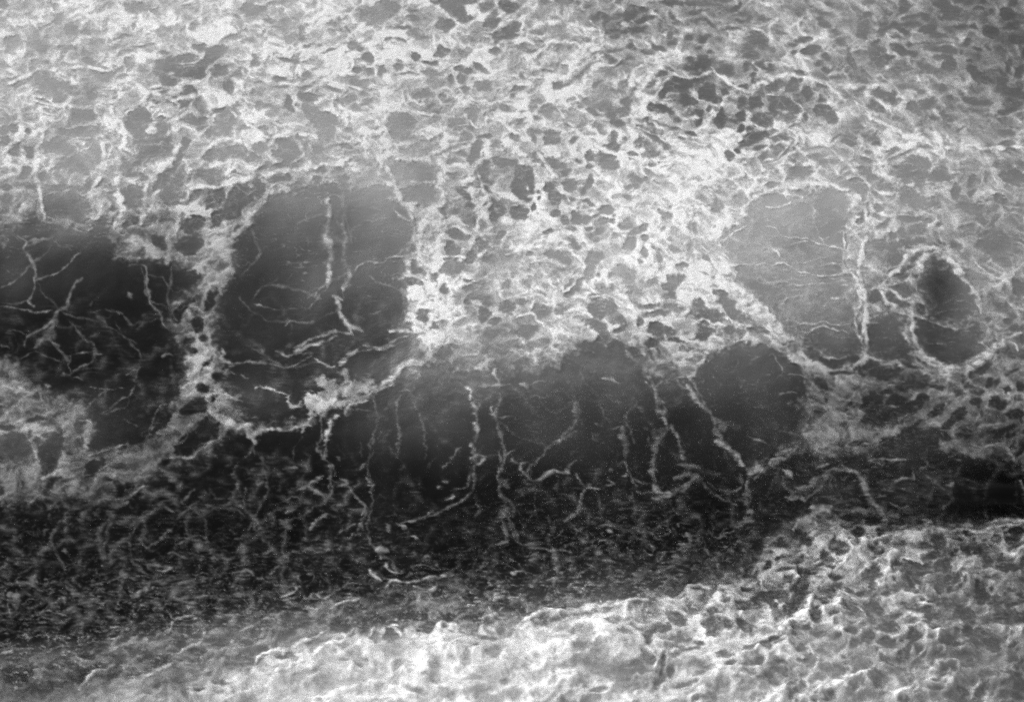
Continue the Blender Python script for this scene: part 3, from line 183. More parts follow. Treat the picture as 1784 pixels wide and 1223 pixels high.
'C2': """18,.7|60,600 180,580 320,560 390,550;24,.6|320,620 340,580 380,500 420,480;12,.8|0,305 130,325 220,330;28,.68|225,335 225,390 270,430 330,420;30,.65|610,480 680,420 750,390;34,.58|590,150 640,80 700,30;14,.6|400,100 460,135 550,140;12,.5|680,55 800,35 960,10;36,.85|860,270 930,245 990,190 1060,130;30,.95|1210,50 1250,10;18,.6|750,350 850,310 950,270;26,.6|560,495 510,520 505,570 490,620 490,700;14,.35|490,700 480,800;20,.55|130,50 230,65 320,30 440,10;18,.4|330,50 400,60;28,.35|40,40 60,60;12,.2|330,640 270,730 260,830;24,.32|200,880 270,840;20,.4|500,830 540,900;26,.48|580,920 640,960 560,980;24,.42|450,910 400,960 340,1000 280,1020;28,.45|400,980 440,1030 510,1040 540,960;50,.35|280,1090 220,1150;10,.3|100,1110 250,1060 370,1070;20,.45|490,1160 430,1210;28,.45|700,1060 750,1090 750,1130 720,1190;18,.38|660,1000 700,1050;18,.38|760,800 735,870;18,.42|770,920 790,970 800,1010;10,.55|760,965 810,968;24,.2|860,650 880,600;14,.2|720,680 720,780;14,.22|830,730 790,790;24,.28|550,770 570,800;24,.22|20,760 40,840;55,.25|60,880 100,910;24,.28|40,1040 45,1060;26,.7|1440,290 1475,320 1470,370;28,.48|1480,390 1500,420 1500,490;30,.62|1510,550 1515,610;20,.65|1490,690 1520,685;22,.55|1500,780 1530,755 1565,775 1550,815 1500,800;20,.42|1480,900 1450,960;24,.7|1440,965 1455,950;10,.35|1290,870 1340,820;12,.35|1330,800 1380,745 1420,725;10,.3|1340,1010 1440,990 1500,880;14,.55|1540,295 1600,285 1700,285 1775,260;28,.52|1670,180 1675,280;26,.62|1625,420 1640,470;10,.4|1620,480 1690,510 1775,505;22,.3|1500,430 1580,360;26,.52|1665,750 1680,810;44,.9|1655,870 1670,870;34,.36|1660,900 1710,950 1735,990;16,.5|1710,780 1775,740;26,.3|1725,570 1735,575;30,.35|1700,1040 1740,1080 1760,1120;30,.4|1680,1160 1730,1200;22,.28|1520,1090 1540,1140 1500,1200;12,.7|1290,1080 1360,1060;10,.42|1230,1130 1180,1165 1120,1190 1060,1215;18,.45|1060,1210 1120,1200;8,.35|940,1200 990,1190;16,.45|1290,940 1330,935;18,.42|1260,975 1285,975;10,.2|860,1030 890,1050;8,.2|1060,1020 1130,1015;26,.45|1090,240 1110,200;20,.32|1080,280 1080,320 1000,330;7,.25|1080,350 1160,370 1220,372;6,.2|900,400 960,390;16,.25|870,460 910,430;14,.22|700,460 780,460;16,.28|820,700 830,640""",
'C3': """26,.5|80,260 120,280 125,340;12,.6|140,280 200,245 240,260;34,.42|130,200 160,140 220,110 290,95;28,.7|290,95 370,50 400,10;10,.38|270,325 340,335 400,370 430,400;24,.55|440,410 440,500;22,.4|400,570 340,640;28,.65|335,660 320,680;12,.42|330,680 250,700;18,.42|450,600 400,630 340,650;34,.6|780,40 840,100;40,.5|900,120 930,180 950,240;38,.92|930,265 980,285;12,.5|990,290 1050,265 1120,255 1220,230;30,.7|980,290 1000,370 1010,430 1040,490 1080,540;24,.62|1080,540 1110,600 1150,660;24,.5|1150,650 1190,710 1200,790;36,.42|1160,820 1230,850 1290,860;30,.42|1130,930 1200,910 1290,915;60,.28|1060,560 990,650;22,.38|950,630 975,740;26,.42|1050,650 990,750 985,850;26,.46|985,850 965,920;32,.62|970,940 980,990 1040,1020 1100,1015;20,.48|1110,1010 1160,985 1220,950;26,.5|970,1050 1100,1050;38,.85|1400,20 1340,70 1330,130;36,.85|1330,130 1270,180 1220,240;36,.82|1215,280 1240,340 1290,400 1350,460;32,.4|1130,270 1200,320;50,.45|1390,510 1430,560 1470,590;44,.48|1400,600 1430,640;40,.78|1400,670 1480,700 1510,730;28,.78|1510,730 1560,790 1610,850;75,.75|1620,860 1720,860;34,.7|1720,850 1680,940;28,.7|1750,840 1775,820;36,.42|1580,900 1600,960;10,.5|1630,640 1700,665 1775,710;22,.78|650,230 750,262;30,.4|570,262 580,265;10,.38|550,130 610,110;34,.3|870,440 920,480;34,.32|925,570 960,590;34,.22|620,420 630,390;26,.42|770,580 760,650 790,720 800,760;10,.35|700,600 770,575;18,.36|560,620 600,680 640,690;8,.4|540,548 575,545;22,.5|750,830 790,820 810,880 830,930;32,.48|660,860 690,850;32,.62|760,915 800,905;12,.55|660,930 720,950 640,980;12,.68|520,1005 620,1005;36,.45|380,850 420,870;24,.6|440,885 380,870 300,875 240,895 190,930 130,925 90,880 80,830;18,.42|130,800 90,830 30,825 10,770;16,.4|400,840 460,795;18,.48|460,890 490,950 510,1000;26,.48|510,1000 490,1060 450,1130 400,1190 370,1223;44,.45|440,1150 390,1200;8,.28|30,1095 140,1098;28,.36|60,1000 70,1040;36,.3|0,1080 20,1200;16,.45|830,930 900,960 950,940;24,.3|820,1030 840,1100 840,1180;10,.38|730,1140 900,1140 1000,1110;18,.32|600,1100 640,1130;8,.38|680,1160 720,1155;16,.55|1440,1000 1530,1010 1600,980;36,.5|1490,1000 1510,1015;14,.42|1420,1030 1500,1080 1570,1120;28,.45|1640,1060 1640,1120 1640,1170 1590,1200;12,.3|1340,940 1420,1000;10,.35|1390,1170 1440,1150;16,.32|1120,1150 1200,1200;7,.45|1680,430 1775,420;8,.38|1700,585 1740,585;34,.48|1575,285 1590,290;16,.25|1400,230 1440,270 1420,300;8,.25|1440,265 1560,275;24,.22|1375,340 1385,345;6,.25|1080,430 1200,425;24,.2|60,430 100,380;5,.3|1560,425 1640,418;30,.25|700,380 770,420""",
'C4': """24,.7|0,10 90,30 200,100 260,160 420,190;36,.68|650,20 680,80 760,120 880,130 930,160;32,.65|990,10 1050,80 1150,150 1230,170 1330,150 1400,90 1530,60 1560,10;14,.6|360,60 440,100 540,90;18,.5|60,70 110,170 140,200;10,.5|110,230 160,215 240,215 290,240;28,.45|260,240 290,290 340,330;18,.65|100,350 150,340 200,345;34,.35|160,420 175,420;34,.45|250,530 280,535;8,.5|80,590 200,600;16,.5|350,320 430,400 440,480;34,.65|60,760 120,740 180,720;22,.62|0,830 60,800 140,780;32,.75|110,885 150,895 190,930;22,.52|190,980 290,980 330,950 380,910;36,.52|290,980 360,920;26,.62|360,870 430,830;22,.65|150,1040 210,1050;14,.45|210,1010 280,1080;36,.75|510,840 570,880;55,.6|590,880 670,930 700,1020 740,1080 790,1150 840,1210;16,.75|700,800 790,795 870,795 960,795 990,785;14,.65|700,800 770,835;26,.45|1070,780 1120,830 1090,890;22,.42|1090,890 1170,960 1240,1010;20,.6|1030,880 1010,940 930,930 880,960;34,.5|1240,940 1280,930 1290,970 1240,970;20,.7|1750,930 1775,990;45,.75|320,1130 400,1145 450,1110;20,.45|480,1130 600,1150 680,1170;12,.6|770,1045 830,1050;12,.45|780,1000 860,1010;14,.45|850,1100 920,1120 970,1110;24,.36|1040,1040 1030,1080;44,.25|1150,1000 1130,1100;8,.5|1280,800 1340,795;14,.35|1370,910 1430,940;12,.65|550,740 640,720 700,690 830,680;12,.6|560,630 640,600 700,640;14,.6|240,690 330,630 400,620;12,.6|700,620 800,600 900,600;12,.6|900,520 960,470 1090,460;14,.6|930,570 1030,530 1120,510;14,.6|1200,600 1290,590 1370,550;20,.75|1400,690 1520,710 1640,690;26,.65|1640,690 1680,750 1740,800;50,.6|1450,560 1600,540;14,.6|1250,470 1270,390 1390,380 1500,350;20,.6|300,380 420,460 380,560;30,.6|400,560 420,640 410,700;8,.5|460,510 560,530 620,560;12,.6|950,250 870,290 800,310""",
'D1': """30,.33|850,60 760,30 680,90 660,180 700,230 735,340;30,.35|880,110 860,170 780,220 745,330;14,.38|940,160 1010,200 1050,180 1130,120 1180,50;12,.4|890,310 1000,300 1080,280;12,.38|1180,210 1260,170 1380,130 1450,180;14,.45|1160,270 1260,270 1330,295;32,.5|1010,350 1060,325 1180,350;10,.75|1080,375 1180,362;10,.5|640,490 760,450 900,410 940,430;22,.55|900,500 930,550 980,500 1010,440;22,.42|450,490 500,530 600,570 690,570;22,.38|30,480 130,470 250,480 300,510;36,.5|60,550 120,560 90,620 60,680;28,.36|60,290 120,320;44,.3|30,380 40,420;16,.3|140,390 220,350;10,.48|240,670 340,655 420,655 480,690;22,.36|200,680 240,680;22,.36|500,750 580,750;18,.55|660,795 700,795;14,.55|750,775 820,770 880,785 790,790;12,.35|880,750 960,740;12,.55|1090,830 1160,790 1230,710 1350,640;26,.45|1200,500 1260,460 1330,450 1430,420;22,.45|1200,570 1290,565 1420,545;12,.5|1280,600 1360,590;18,.48|1480,660 1570,680 1610,700 1560,750;22,.45|1520,565 1650,545 1770,520;16,.45|1600,390 1700,370 1775,430;24,.42|1430,310 1460,280;12,.38|1440,230 1560,230;14,.5|0,940 100,915 240,905;10,.48|270,940 390,905 500,890;20,.48|680,970 780,920 880,880 1010,850;16,.6|1180,960 1290,910 1380,870 1420,800;24,.68|1640,800 1775,740;16,.4|1140,920 1180,915;26,.4|440,240 460,245;18,.28|290,170 300,110 340,80;20,.28|0,190 100,170 150,140;22,.36|1530,300 1550,350;18,.28|1620,170 1670,120 1730,40;16,.3|1350,740 1400,720;24,.32|540,20 580,25;28,.32|930,600 940,620;20,.5|500,930 560,970 650,990;24,.6|900,1060 850,1040 880,1020;26,.6|530,1180 620,1100 720,1060;14,.6|960,1100 1080,1080;18,.6|1000,1060 1150,1040 1230,990""",
'D2': """30,.42|440,0 400,90;50,.35|180,20 220,90;24,.26|160,130 180,210 210,300;32,.42|190,295 230,300;28,.38|250,245 290,245;22,.32|400,180 330,240;12,.35|420,250 600,205;18,.36|150,350 110,400;18,.45|0,430 60,430;16,.6|170,550 270,500 310,460;30,.65|270,490 310,465;8,.3|310,460 370,430;14,.3|30,250 90,235;12,.38|580,100 700,65;42,.6|830,215 920,245;26,.4|860,270 870,300;18,.3|780,140 800,180;28,.75|770,375 810,420 850,460;22,.75|890,330 900,365;12,.72|900,370 950,385 1010,383;22,.36|690,300 680,320;22,.4|630,440 650,460 620,490;14,.42|430,540 480,560 600,500;20,.45|1060,50 1120,15;20,.45|970,50 1000,80 1050,80;26,.35|910,60 920,110;20,.7|1050,145 1095,148;26,.4|1430,105 1490,90;28,.36|1380,280 1405,250;14,.35|1150,285 1190,280;22,.4|1230,345 1260,340;16,.35|1050,340 1170,350 1230,375;24,.38|1040,400 1080,395;36,.45|1700,20 1710,100 1740,170;28,.38|1650,200 1720,160;14,.5|1740,290 1775,300;16,.6|1740,390 1775,395;20,.8|880,490 940,435 1090,450 1220,420 1360,400;20,.62|500,650 600,600 700,570;26,.75|0,1020 100,930 160,905 250,900 400,820 480,780;36,.88|130,1090 250,1030 380,960 540,880 620,860;55,.88|1240,780 1310,750 1390,770;28,.75|1000,860 980,800 930,760 980,740;22,.62|800,760 760,850 740,900;18,.65|1040,860 1100,820 1180,810;22,.65|1100,480 1190,520 1230,500 1230,440;16,.68|1450,600 1500,600;44,.5|1620,590 1700,550;22,.55|1540,710 1680,690;14,.5|1110,745 1180,720;12,.5|340,650 400,625 430,660;20,.4|380,740 430,700;26,.5|1050,590 1150,575;12,.45|0,750 80,690 150,730;14,.4|600,560 720,560""",
'D3': """36,.42|400,0 370,50;28,.52|430,80 450,100;34,.35|30,60 50,100 70,150;22,.5|470,150 530,155;38,.46|280,220 310,250 300,330 310,400;28,.6|260,440 320,440 290,480;34,.42|130,290 200,280;14,.55|0,385 100,385;22,.62|660,100 710,110;24,.45|900,45 920,50;18,.45|540,210 590,185;26,.5|590,240 620,270;14,.45|640,180 660,180;12,.45|640,310 710,300;18,.45|740,370 760,375;36,.5|1170,180 1240,190 1220,120;44,.4|1010,255 1060,260;54,.42|1100,285 1200,280;28,.4|1320,230 1360,270;14,.48|1300,330 1400,290 1530,240;28,.45|1500,240 1530,250;12,.55|1360,120 1430,135 1550,100;28,.5|1520,70 1590,45 1680,35;28,.45|1600,10 1640,20;22,.4|1550,155 1590,160;50,.42|840,400 960,390;18,.42|960,400 1100,350 1200,380;14,.4|800,440 1000,420 1180,440;18,.32|660,470 760,440;50,.75|20,780 120,700 250,660 400,650 560,620 720,610 870,590 940,580;30,.7|1020,590 1130,550 1250,500 1400,495 1480,490;44,.68|1480,490 1510,570 1480,680;26,.55|1300,620 1370,600 1420,570;22,.55|1550,500 1620,430 1680,340 1750,230;34,.45|1760,220 1680,330;34,.5|1600,470 1700,450;34,.85|1110,960 1170,900 1240,870;16,.75|700,780 760,740;10,.7|320,1010 400,970 520,960;16,.65|930,910 980,960 960,1100 900,1180;12,.55|560,60 700,70;12,.5|290,140 360,100""",
'D4': """18,.72|170,110 200,40 240,10;20,.6|0,210 80,150 160,130;28,.72|450,400 510,330 560,285 630,260;32,.72|630,260 650,210 690,190;28,.66|690,200 780,160 860,120 1000,110;24,.62|1000,110 1150,90 1260,100 1330,85 1480,100 1560,80 1775,60;26,.7|1570,45 1660,40 1775,60;30,.52|1060,20 1120,50 1150,85;64,.82|320,560 270,640 210,720 90,780;60,.75|370,430 400,400;22,.62|420,200 460,120 500,110;18,.62|870,560 990,575 1060,600 1170,600;14,.6|780,800 860,850 920,820 900,760;12,.55|560,620 640,640 700,700;14,.5|1000,1000 1050,960 1100,900 1080,840;14,.5|1400,890 1450,940 1500,910;14,.5|1280,820 1330,860 1400,850;12,.5|1200,1020 1280,1000 1330,1050 1280,1130;12,.45|820,300 900,290 960,300;16,.55|640,700 700,760 640,800""",
}
# ---- noise and shape fields (numpy)
def perlin(x, y, seed):
    rng = np.random.RandomState(seed)
    ang = rng.rand(256, 256).astype(np.float32) * 6.2831853
    gx, gy = np.cos(ang), np.sin(ang)
    xi = np.floor(x).astype(np.int32); yi = np.floor(y).astype(np.int32)
    fx = (x - xi).astype(np.float32); fy = (y - yi).astype(np.float32)
    def g(ix, iy, dx, dy):
        a = ix & 255; b = iy & 255
        return gx[b, a] * dx + gy[b, a] * dy
    u = fx * fx * fx * (fx * (fx * 6 - 15) + 10); v = fy * fy * fy * (fy * (fy * 6 - 15) + 10)
    n0 = g(xi, yi, fx, fy); n1 = g(xi + 1, yi, fx - 1, fy)
    n2 = g(xi, yi + 1, fx, fy - 1); n3 = g(xi + 1, yi + 1, fx - 1, fy - 1)
    a = n0 + u * (n1 - n0); b = n2 + u * (n3 - n2)
    return (a + v * (b - a)) * 1.5

def fbm(x, y, seed, o=3):
    s = 0; a = 1; t = 0
    for i in range(o):
        s = s + a * perlin(x * 2 ** i, y * 2 ** i, seed + i); t += a; a *= .5
    return s / t

def worley(x, y, seed):
    rng = np.random.RandomState(seed)
    jx = rng.rand(256, 256).astype(np.float32); jy = rng.rand(256, 256).astype(np.float32); idv = rng.rand(256, 256).astype(np.float32)
    xi = np.floor(x).astype(np.int32); yi = np.floor(y).astype(np.int32)
    f1 = np.full(x.shape, 9., np.float32); f2 = f1.copy(); cid = np.zeros(x.shape, np.float32)
    for dy in (-1, 0, 1):
        for dx in (-1, 0, 1):
            a = (xi + dx) & 255; b = (yi + dy) & 255
            d = np.hypot(xi + dx + jx[b, a] - x, yi + dy + jy[b, a] - y).astype(np.float32)
            n = d < f1
            f2 = np.where(n, f1, np.minimum(f2, d)); cid = np.where(n, idv[b, a], cid); f1 = np.where(n, d, f1)
    return f1, f2, cid

def sstep(a, b, x):
    t = np.clip((x - a) / (b - a), 0, 1)
    return t * t * (3 - 2 * t)

def blur(a, r, n=2):
    for _ in range(n):
        for ax in (0, 1):
            p = [(0, 0), (0, 0)]; p[ax] = (r + 1, r)
            c = np.cumsum(np.pad(a, p, mode='edge'), axis=ax, dtype=np.float64)
            a = ((c[2 * r + 1:] - c[:-2 * r - 1]) if ax == 0 else (c[:, 2 * r + 1:] - c[:, :-2 * r - 1])) / (2 * r + 1)
            a = a.astype(np.float32)
    return a

def coarse(txt, U, V, scale=.1):
    g = np.array([[float(t) for t in l.split()] for l in txt.strip().split('\n')], np.float32) * scale
    x = np.clip((U - 50) / 100, 0, g.shape[1] - 1.001); y = np.clip((V - 50) / 100, 0, g.shape[0] - 1.001)
    xi = x.astype(int); yi = y.astype(int); fx = x - xi; fy = y - yi
    fx = fx * fx * (3 - 2 * fx) * .5 + fx * .5; fy = fy * fy * (3 - 2 * fy) * .5 + fy * .5
    return (g[yi, xi] * (1 - fx) + g[yi, xi + 1] * fx) * (1 - fy) + (g[yi + 1, xi] * (1 - fx) + g[yi + 1, xi + 1] * fx) * fy

SHEEN_BLOBS = [(660, 350, 60, 75, .16), (540, 470, 45, 120, .08), (785, 690, 60, 85, .05), (960, 690, 55, 85, .11), (1290, 650, 75, 60, .12), (1060, 650, 45, 100, .12),
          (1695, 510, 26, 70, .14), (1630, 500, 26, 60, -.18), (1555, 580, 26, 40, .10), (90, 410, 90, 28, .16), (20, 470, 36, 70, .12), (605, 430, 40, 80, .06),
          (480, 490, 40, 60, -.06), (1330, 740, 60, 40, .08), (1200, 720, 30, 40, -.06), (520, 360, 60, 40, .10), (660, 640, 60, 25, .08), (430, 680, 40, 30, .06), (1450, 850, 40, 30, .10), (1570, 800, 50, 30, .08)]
class Sea:
    """foam density, water milkiness with painted sky sheen and the layout masks on a grid of sea points"""
    def __init__(s, us, vs):
        s.us, s.vs = us.astype(np.float32), vs.astype(np.float32)
        U, V = np.meshgrid(s.us, s.vs); s.U, s.V = U, V
        s.WU = U + 8 * perlin(U / 40, V / 40, 1) + 3.0 * perlin(U / 14, V / 12, 3) + 1.0 * perlin(U / 6, V / 5, 5)
        s.WV = V + 6 * perlin(U / 40, V / 40, 2) + 2.4 * perlin(U / 14, V / 12, 4) + .8 * perlin(U / 6, V / 5, 6)
        fr = sstep(540, 700, V) * (1 - sstep(1060, 1180, V) * .6)          # on the steep faces the foam frays sideways
        s.FR = perlin(U / 17, V / 3.6, 15)
        s.WU = s.WU + fr * (2.2 * s.FR + 1.3 * perlin(U / 9, V / 2.4, 16))
        s.TEAR = perlin(U / 26, V / 20, 17) + .7 * perlin(U / 11, V / 7, 18)
        s.EDGE = .6 * perlin(U / 16, V / 12, 7) + .5 * perlin(U / 7, V / 5, 8) + .35 * perlin(U / 3.4, V / 2.6, 9)
    def win(s, x0, x1, y0, y1, m=22):
        i0, i1 = np.searchsorted(s.us, (x0 - m, x1 + m)); j0, j1 = np.searchsorted(s.vs, (y0 - m, y1 + m))
        return slice(j0, max(j1, j0)), slice(i0, max(i1, i0))
    def poly(s, pts, soft=4, rag=5):
        P = np.array(pts, np.float32); w = s.win(P[:, 0].min(), P[:, 0].max(), P[:, 1].min(), P[:, 1].max(), 30)
        x = s.WU[w] + 3 * s.EDGE[w]; y = s.WV[w] + 2 * s.EDGE[w]
        ins = np.zeros(x.shape, bool); d = np.full(x.shape, 1e9, np.float32); n = len(P)
        for i in range(n):
            (x0, y0), (x1, y1) = P[i], P[(i + 1) % n]
            if y0 != y1:
                c = ((y0 > y) != (y1 > y)) & (x < (x1 - x0) * (y - y0) / (y1 - y0) + x0); ins ^= c
            dx, dy = x1 - x0, y1 - y0; L = dx * dx + dy * dy + 1e-6
            t = np.clip(((x - x0) * dx + (y - y0) * dy) / L, 0, 1)
            d = np.minimum(d, (x - x0 - t * dx) ** 2 + (y - y0 - t * dy) ** 2)
        d = np.sqrt(d); sd = np.where(ins, d, -d) + rag * s.EDGE[w] + rag * 2.0 * s.TEAR[w]
        return w, sstep(-soft, soft, sd)
    def ellipse(s, cx, cy, rx, ry, ang):
        m = max(rx, ry); w = s.win(cx - m, cx + m, cy - m, cy + m)
        a = math.radians(ang); c, n = math.cos(a), math.sin(a)
        x = s.WU[w] - cx; y = s.WV[w] - cy
        p = (x * c + y * n) / rx; q = (-x * n + y * c) / ry
        r = min(rx, ry); f = (1 - np.sqrt(p * p + q * q)) * r + 1.7 * s.EDGE[w] * min(2.2, r / 5) + .30 * min(r, 18) * s.TEAR[w]
        return w, .5 * sstep(-1.5, 2.5, f) + .5 * sstep(-3 - .35 * r, .7 * r + 1, f), sstep(-4.5, -1.2, f) * sstep(1.0, -1.2, f)
    def line(s, pts, wid):
        P = np.array(pts, np.float32)
        w = s.win(P[:, 0].min() - wid, P[:, 0].max() + wid, P[:, 1].min() - wid, P[:, 1].max() + wid)
        x = s.WU[w]; y = s.WV[w]; d = np.full(x.shape, 1e9, np.float32); ts = np.zeros(x.shape, np.float32)
        if len(P) > 2:                                   # rounded through the traced points
            Q = [P[0]]
            for i in range(len(P) - 1):
                p0, p1, p2, p3 = P[max(i - 1, 0)], P[i], P[i + 1], P[min(i + 2, len(P) - 1)]
                for t in (.33, .67, 1.):
                    Q.append(.5 * (2 * p1 + (p2 - p0) * t + (2 * p0 - 5 * p1 + 4 * p2 - p3) * t * t + (3 * p1 - p0 - 3 * p2 + p3) * t ** 3))
            P = np.array(Q)
        n = len(P) - 1
        for k, ((x0, y0), (x1, y1)) in enumerate(zip(P[:-1], P[1:])):
            dx, dy = x1 - x0, y1 - y0; L = dx * dx + dy * dy + 1e-6
            t = np.clip(((x - x0) * dx + (y - y0) * dy) / L, 0, 1)
            q = (x - x0 - t * dx) ** 2 + (y - y0 - t * dy) ** 2
            ts = np.where(q < d, (k + t) / n, ts); d = np.minimum(d, q)
        return w, np.sqrt(d), ts
    def build(s):
        U, V, E = s.U, s.V, s.EDGE
        base = coarse(BASE, U, V); milk_sheen = coarse(MILK_SHEEN, U, V)  # water tone: air bubbles, plus sky sheen painted on the hollow tops
        for cx, cy, rx, ry, am in SHEEN_BLOBS:                # soft pale and dark spots: sky reflection painted into the water tone
            milk_sheen = milk_sheen + am * np.exp(-((U - cx) / rx) ** 2 - ((V - cy) / ry) ** 2)
        milk_sheen = np.maximum(milk_sheen + .05 * perlin(U / 70, V / 90, 120) * sstep(0, .3, milk_sheen), 0)
        WU, WV = s.WU, s.WV
        # ---- foam that covers everything but the open water
        openw = np.zeros(U.shape, np.float32)
        for dep, pts in OPEN:
            w, m = s.poly(pts, 12, 6); openw[w] = np.maximum(openw[w], dep * m)
        D = np.ones(U.shape, np.float32)
        # fibres, swirls and pits of the foam blanket
        q1 = perlin(U / 85, V / 70, 90); q2 = perlin(U / 85, V / 70, 91); q3 = perlin(U / 30, V / 26, 92); q4 = perlin(U / 30, V / 26, 93)
        SU = WU + 14 * q1 + 6 * q3; SV = WV + 11 * q2 + 5 * q4
        def rot(a, sx, sy, X=SU, Y=SV):
            a = math.radians(a); c, n = math.cos(a), math.sin(a)
            return (X * c + Y * n) / sx, (-X * n + Y * c) / sy
        def layer(ang, sd):
            x, y = rot(ang, 62, 20); r = (1 - np.abs(perlin(x, y, sd)) * 2.6) * .5
            x, y = rot(ang + 12, 30, 10); r = r + (1 - np.abs(perlin(x, y, sd + 1)) * 2.6) * .33
            x, y = rot(ang - 8, 14, 6); r = r + perlin(x, y, sd + 2) * .35
            return r
        fa = layer(-30, 20); fb = layer(28, 30); fc = layer(-6, 40)
        kx = sstep(850, 1350, U + .35 * V) * sstep(800, 600, V); kl = sstep(800, 560, U)
        fib = (fb * kx + (1 - kx) * (kl * fa + (1 - kl) * fc)).astype(np.float32)
        x, y = rot(-20, 25, 16); f1, f2, cid = worley(x, y, 50); pit = sstep(.10, .5, f2 - f1) * sstep(.25, .9, cid)
        x, y = rot(12, 52, 36); e1, e2, eid = worley(x + .2 * q4, y + .2 * q3, 55); wide = sstep(.06, .42, e2 - e1) * sstep(.3, .9, eid)
        wall = sstep(.09, .0, e2 - e1) * sstep(-.25, .4, q3) + .8 * sstep(.12, .0, f2 - f1) * sstep(-.1, .5, q4)
        x, y = rot(-24, 60, 26); x2, y2 = rot(22, 60, 26); kk = kx
        vein = sstep(.075, .0, np.abs((1 - kk) * perlin(x, y, 94) + kk * perlin(x2, y2, 95))) * sstep(-.2, .45, perlin(U / 80, V / 60, 96))
        x, y = rot(10, 11, 7.5); g1, g2, gid = worley(x, y, 51); tiny = sstep(.12, .5, g2 - g1) * sstep(.2, .6, gid)
        E = s.EDGE; big = fbm(U / 90, V / 60, 52, 3)
        pitk = sstep(-.3, .3, perlin(U / 70, V / 55, 53)) * .7 + .3
        out = ((U < -5) | (U > 1789) | (V < -5) | (V > 1230)).astype(np.float32)
        h1, h2, hid = worley(SU / 44, SV / 30, 54); outhole = sstep(.1, .3, h2 - h1) * (hid > .4)
        fib = sstep(-.35, .85, blur(fib, 1, 1))
        calm = sstep(1090, 1160, V) * sstep(1500, 1250, U)                  # thick smooth surf
        thin = sstep(.95, .5, base)
        # lace: foam gathers on the walls of cells of many sizes and fades softly towards their middles
        XU = SU + 9 * q4 + 5 * E; XV = SV + 7 * q3 + 4 * E
        def cells(ang, sx, sy, sd):
            x, y = rot(ang, sx, sy, XU, XV); a, b, c = worley(x, y, sd); return b - a, c
        k1, i1 = cells(-18, 74, 46, 140); ka, ia = cells(-28, 48, 23, 141); kb, ib = cells(26, 48, 23, 147); k2 = np.where(kx > .5, kb, ka); i2 = np.where(kx > .5, ib, ia); k3, i3 = cells(-26, 19, 12.5, 142); k4, i4 = cells(8, 9.5, 7, 143)
        mA = sstep(-.35, .3, perlin(U / 95, V / 70, 144)); mB = sstep(-.3, .3, perlin(U / 60, V / 45, 145)); mC = sstep(-.3, .3, perlin(U / 45, V / 32, 146))
        lace = .34 * np.exp(-k1 / .16) * mA + (.40 * np.exp(-k2 / .20) - .22 * i2 * sstep(.1, .6, k2)) * (.35 + .65 * mB) \
             + (.34 * np.exp(-k3 / .24) - .22 * i3 * sstep(.1, .6, k3)) * (.3 + .7 * mC) + .14 * np.exp(-k4 / .3) - .10 * i4 * sstep(.1, .6, k4)
        sf = sstep(1030, 1130, V) * sstep(1420, 1180, U); rg = sstep(1250, 1400, U) * sstep(880, 960, V)
        mod = .44 + .15 * (1 - thin) + (1.08 - .50 * sf + .25 * rg) * lace + .17 * sf - .06 * rg + (.12 + .22 * thin) * (fib - .5) + (.36 + .24 * thin) * big
        D = D * mod * (1 - .6 * outhole * out)
        x, y = rot(-40, 34, 15); x2, y2 = rot(34, 34, 15)
        vein2 = sstep(.09, .0, np.abs((1 - kk) * perlin(x, y, 97) + kk * perlin(x2, y2, 98))) * sstep(-.2, .4, perlin(U / 50, V / 40, 99))
        D = D + (.26 * vein + .16 * vein2) * (1 - openw) * (1 - .6 * outhole * out)
        D = D * base * (1.24 - .20 * sstep(1040, 1140, V))
        D = D * (1 - openw)
        froth = 1.6 * sstep(-.1, .55, fbm(SU / 30, SV / 12, 66, 5) + .1 * s.FR)
        for dens, pts in FILL:
            w, m = s.poly(pts, 13, 9)
            k = .35 + .9 * fib[w] + .6 * big[w] + .2 * fc[w]
            if dens < .3 and len(pts) > 4 and pts[0][1] > 900: k = k * froth[w]
            D[w] = np.maximum(D[w], dens * m * np.clip(k, .1, 2) * (1 - .55 * pit[w] * pitk[w]) * (1 - .3 * tiny[w]))
        ob = blur(openw, 12, 2)
        veil = openw * sstep(.97, .35, ob) * (.16 + .55 * fib + .35 * np.exp(-k3 / .3)) * np.clip(.6 + 1.0 * s.TEAR, .1, 1.4)
        D = np.maximum(D, .62 * veil * (.55 + .45 * sstep(800, 500, V)))
        for t, items in BAND.items():
            for wid, dens, pts in items:
                w, d, _ = s.line(tp(t, pts), wid * TS * .5)
                r = wid * TS * .5 * (1 + .5 * E[w]) + 2 * E[w]
                D[w] = np.maximum(D[w], dens * sstep(3.5, -5, d - r) * (.8 + .5 * fib[w] + .4 * big[w]) * (1 - .3 * pit[w]) * (1 - .2 * tiny[w]))
        # ---- cells where the water shows, with thin films across them
        keep = np.ones(U.shape, np.float32); rims = np.zeros(U.shape, np.float32)
        for t, txt in HOLE.items():
            ox, oy = TILE[t]
            for it in txt.replace('\n', ';').split(';'):
                if not it.strip(): continue
                cx, cy, rx, ry, a, dep = map(float, it.split(','))
                w, m, rim = s.ellipse(ox + cx * TS, oy + cy * TS, rx * TS, ry * TS, a)
                k = 1 - min(1, dep * 1.1) * m
                keep[w] = np.minimum(keep[w], k) * .8 + .2 * keep[w] * k; rims[w] = np.maximum(rims[w], rim * dep)
        D = D * keep
        c1, c2, c3 = worley(SU / 24, SV / 10, 57); c4, c5, c6 = worley(SU / 11, SV / 6.5, 58)
        film = np.maximum(sstep(.20, .0, c2 - c1) * sstep(-.35, .3, q4 + .5 * q2), .7 * sstep(.22, .0, c5 - c4) * sstep(-.1, .5, q3)) + .25 * tiny * 0
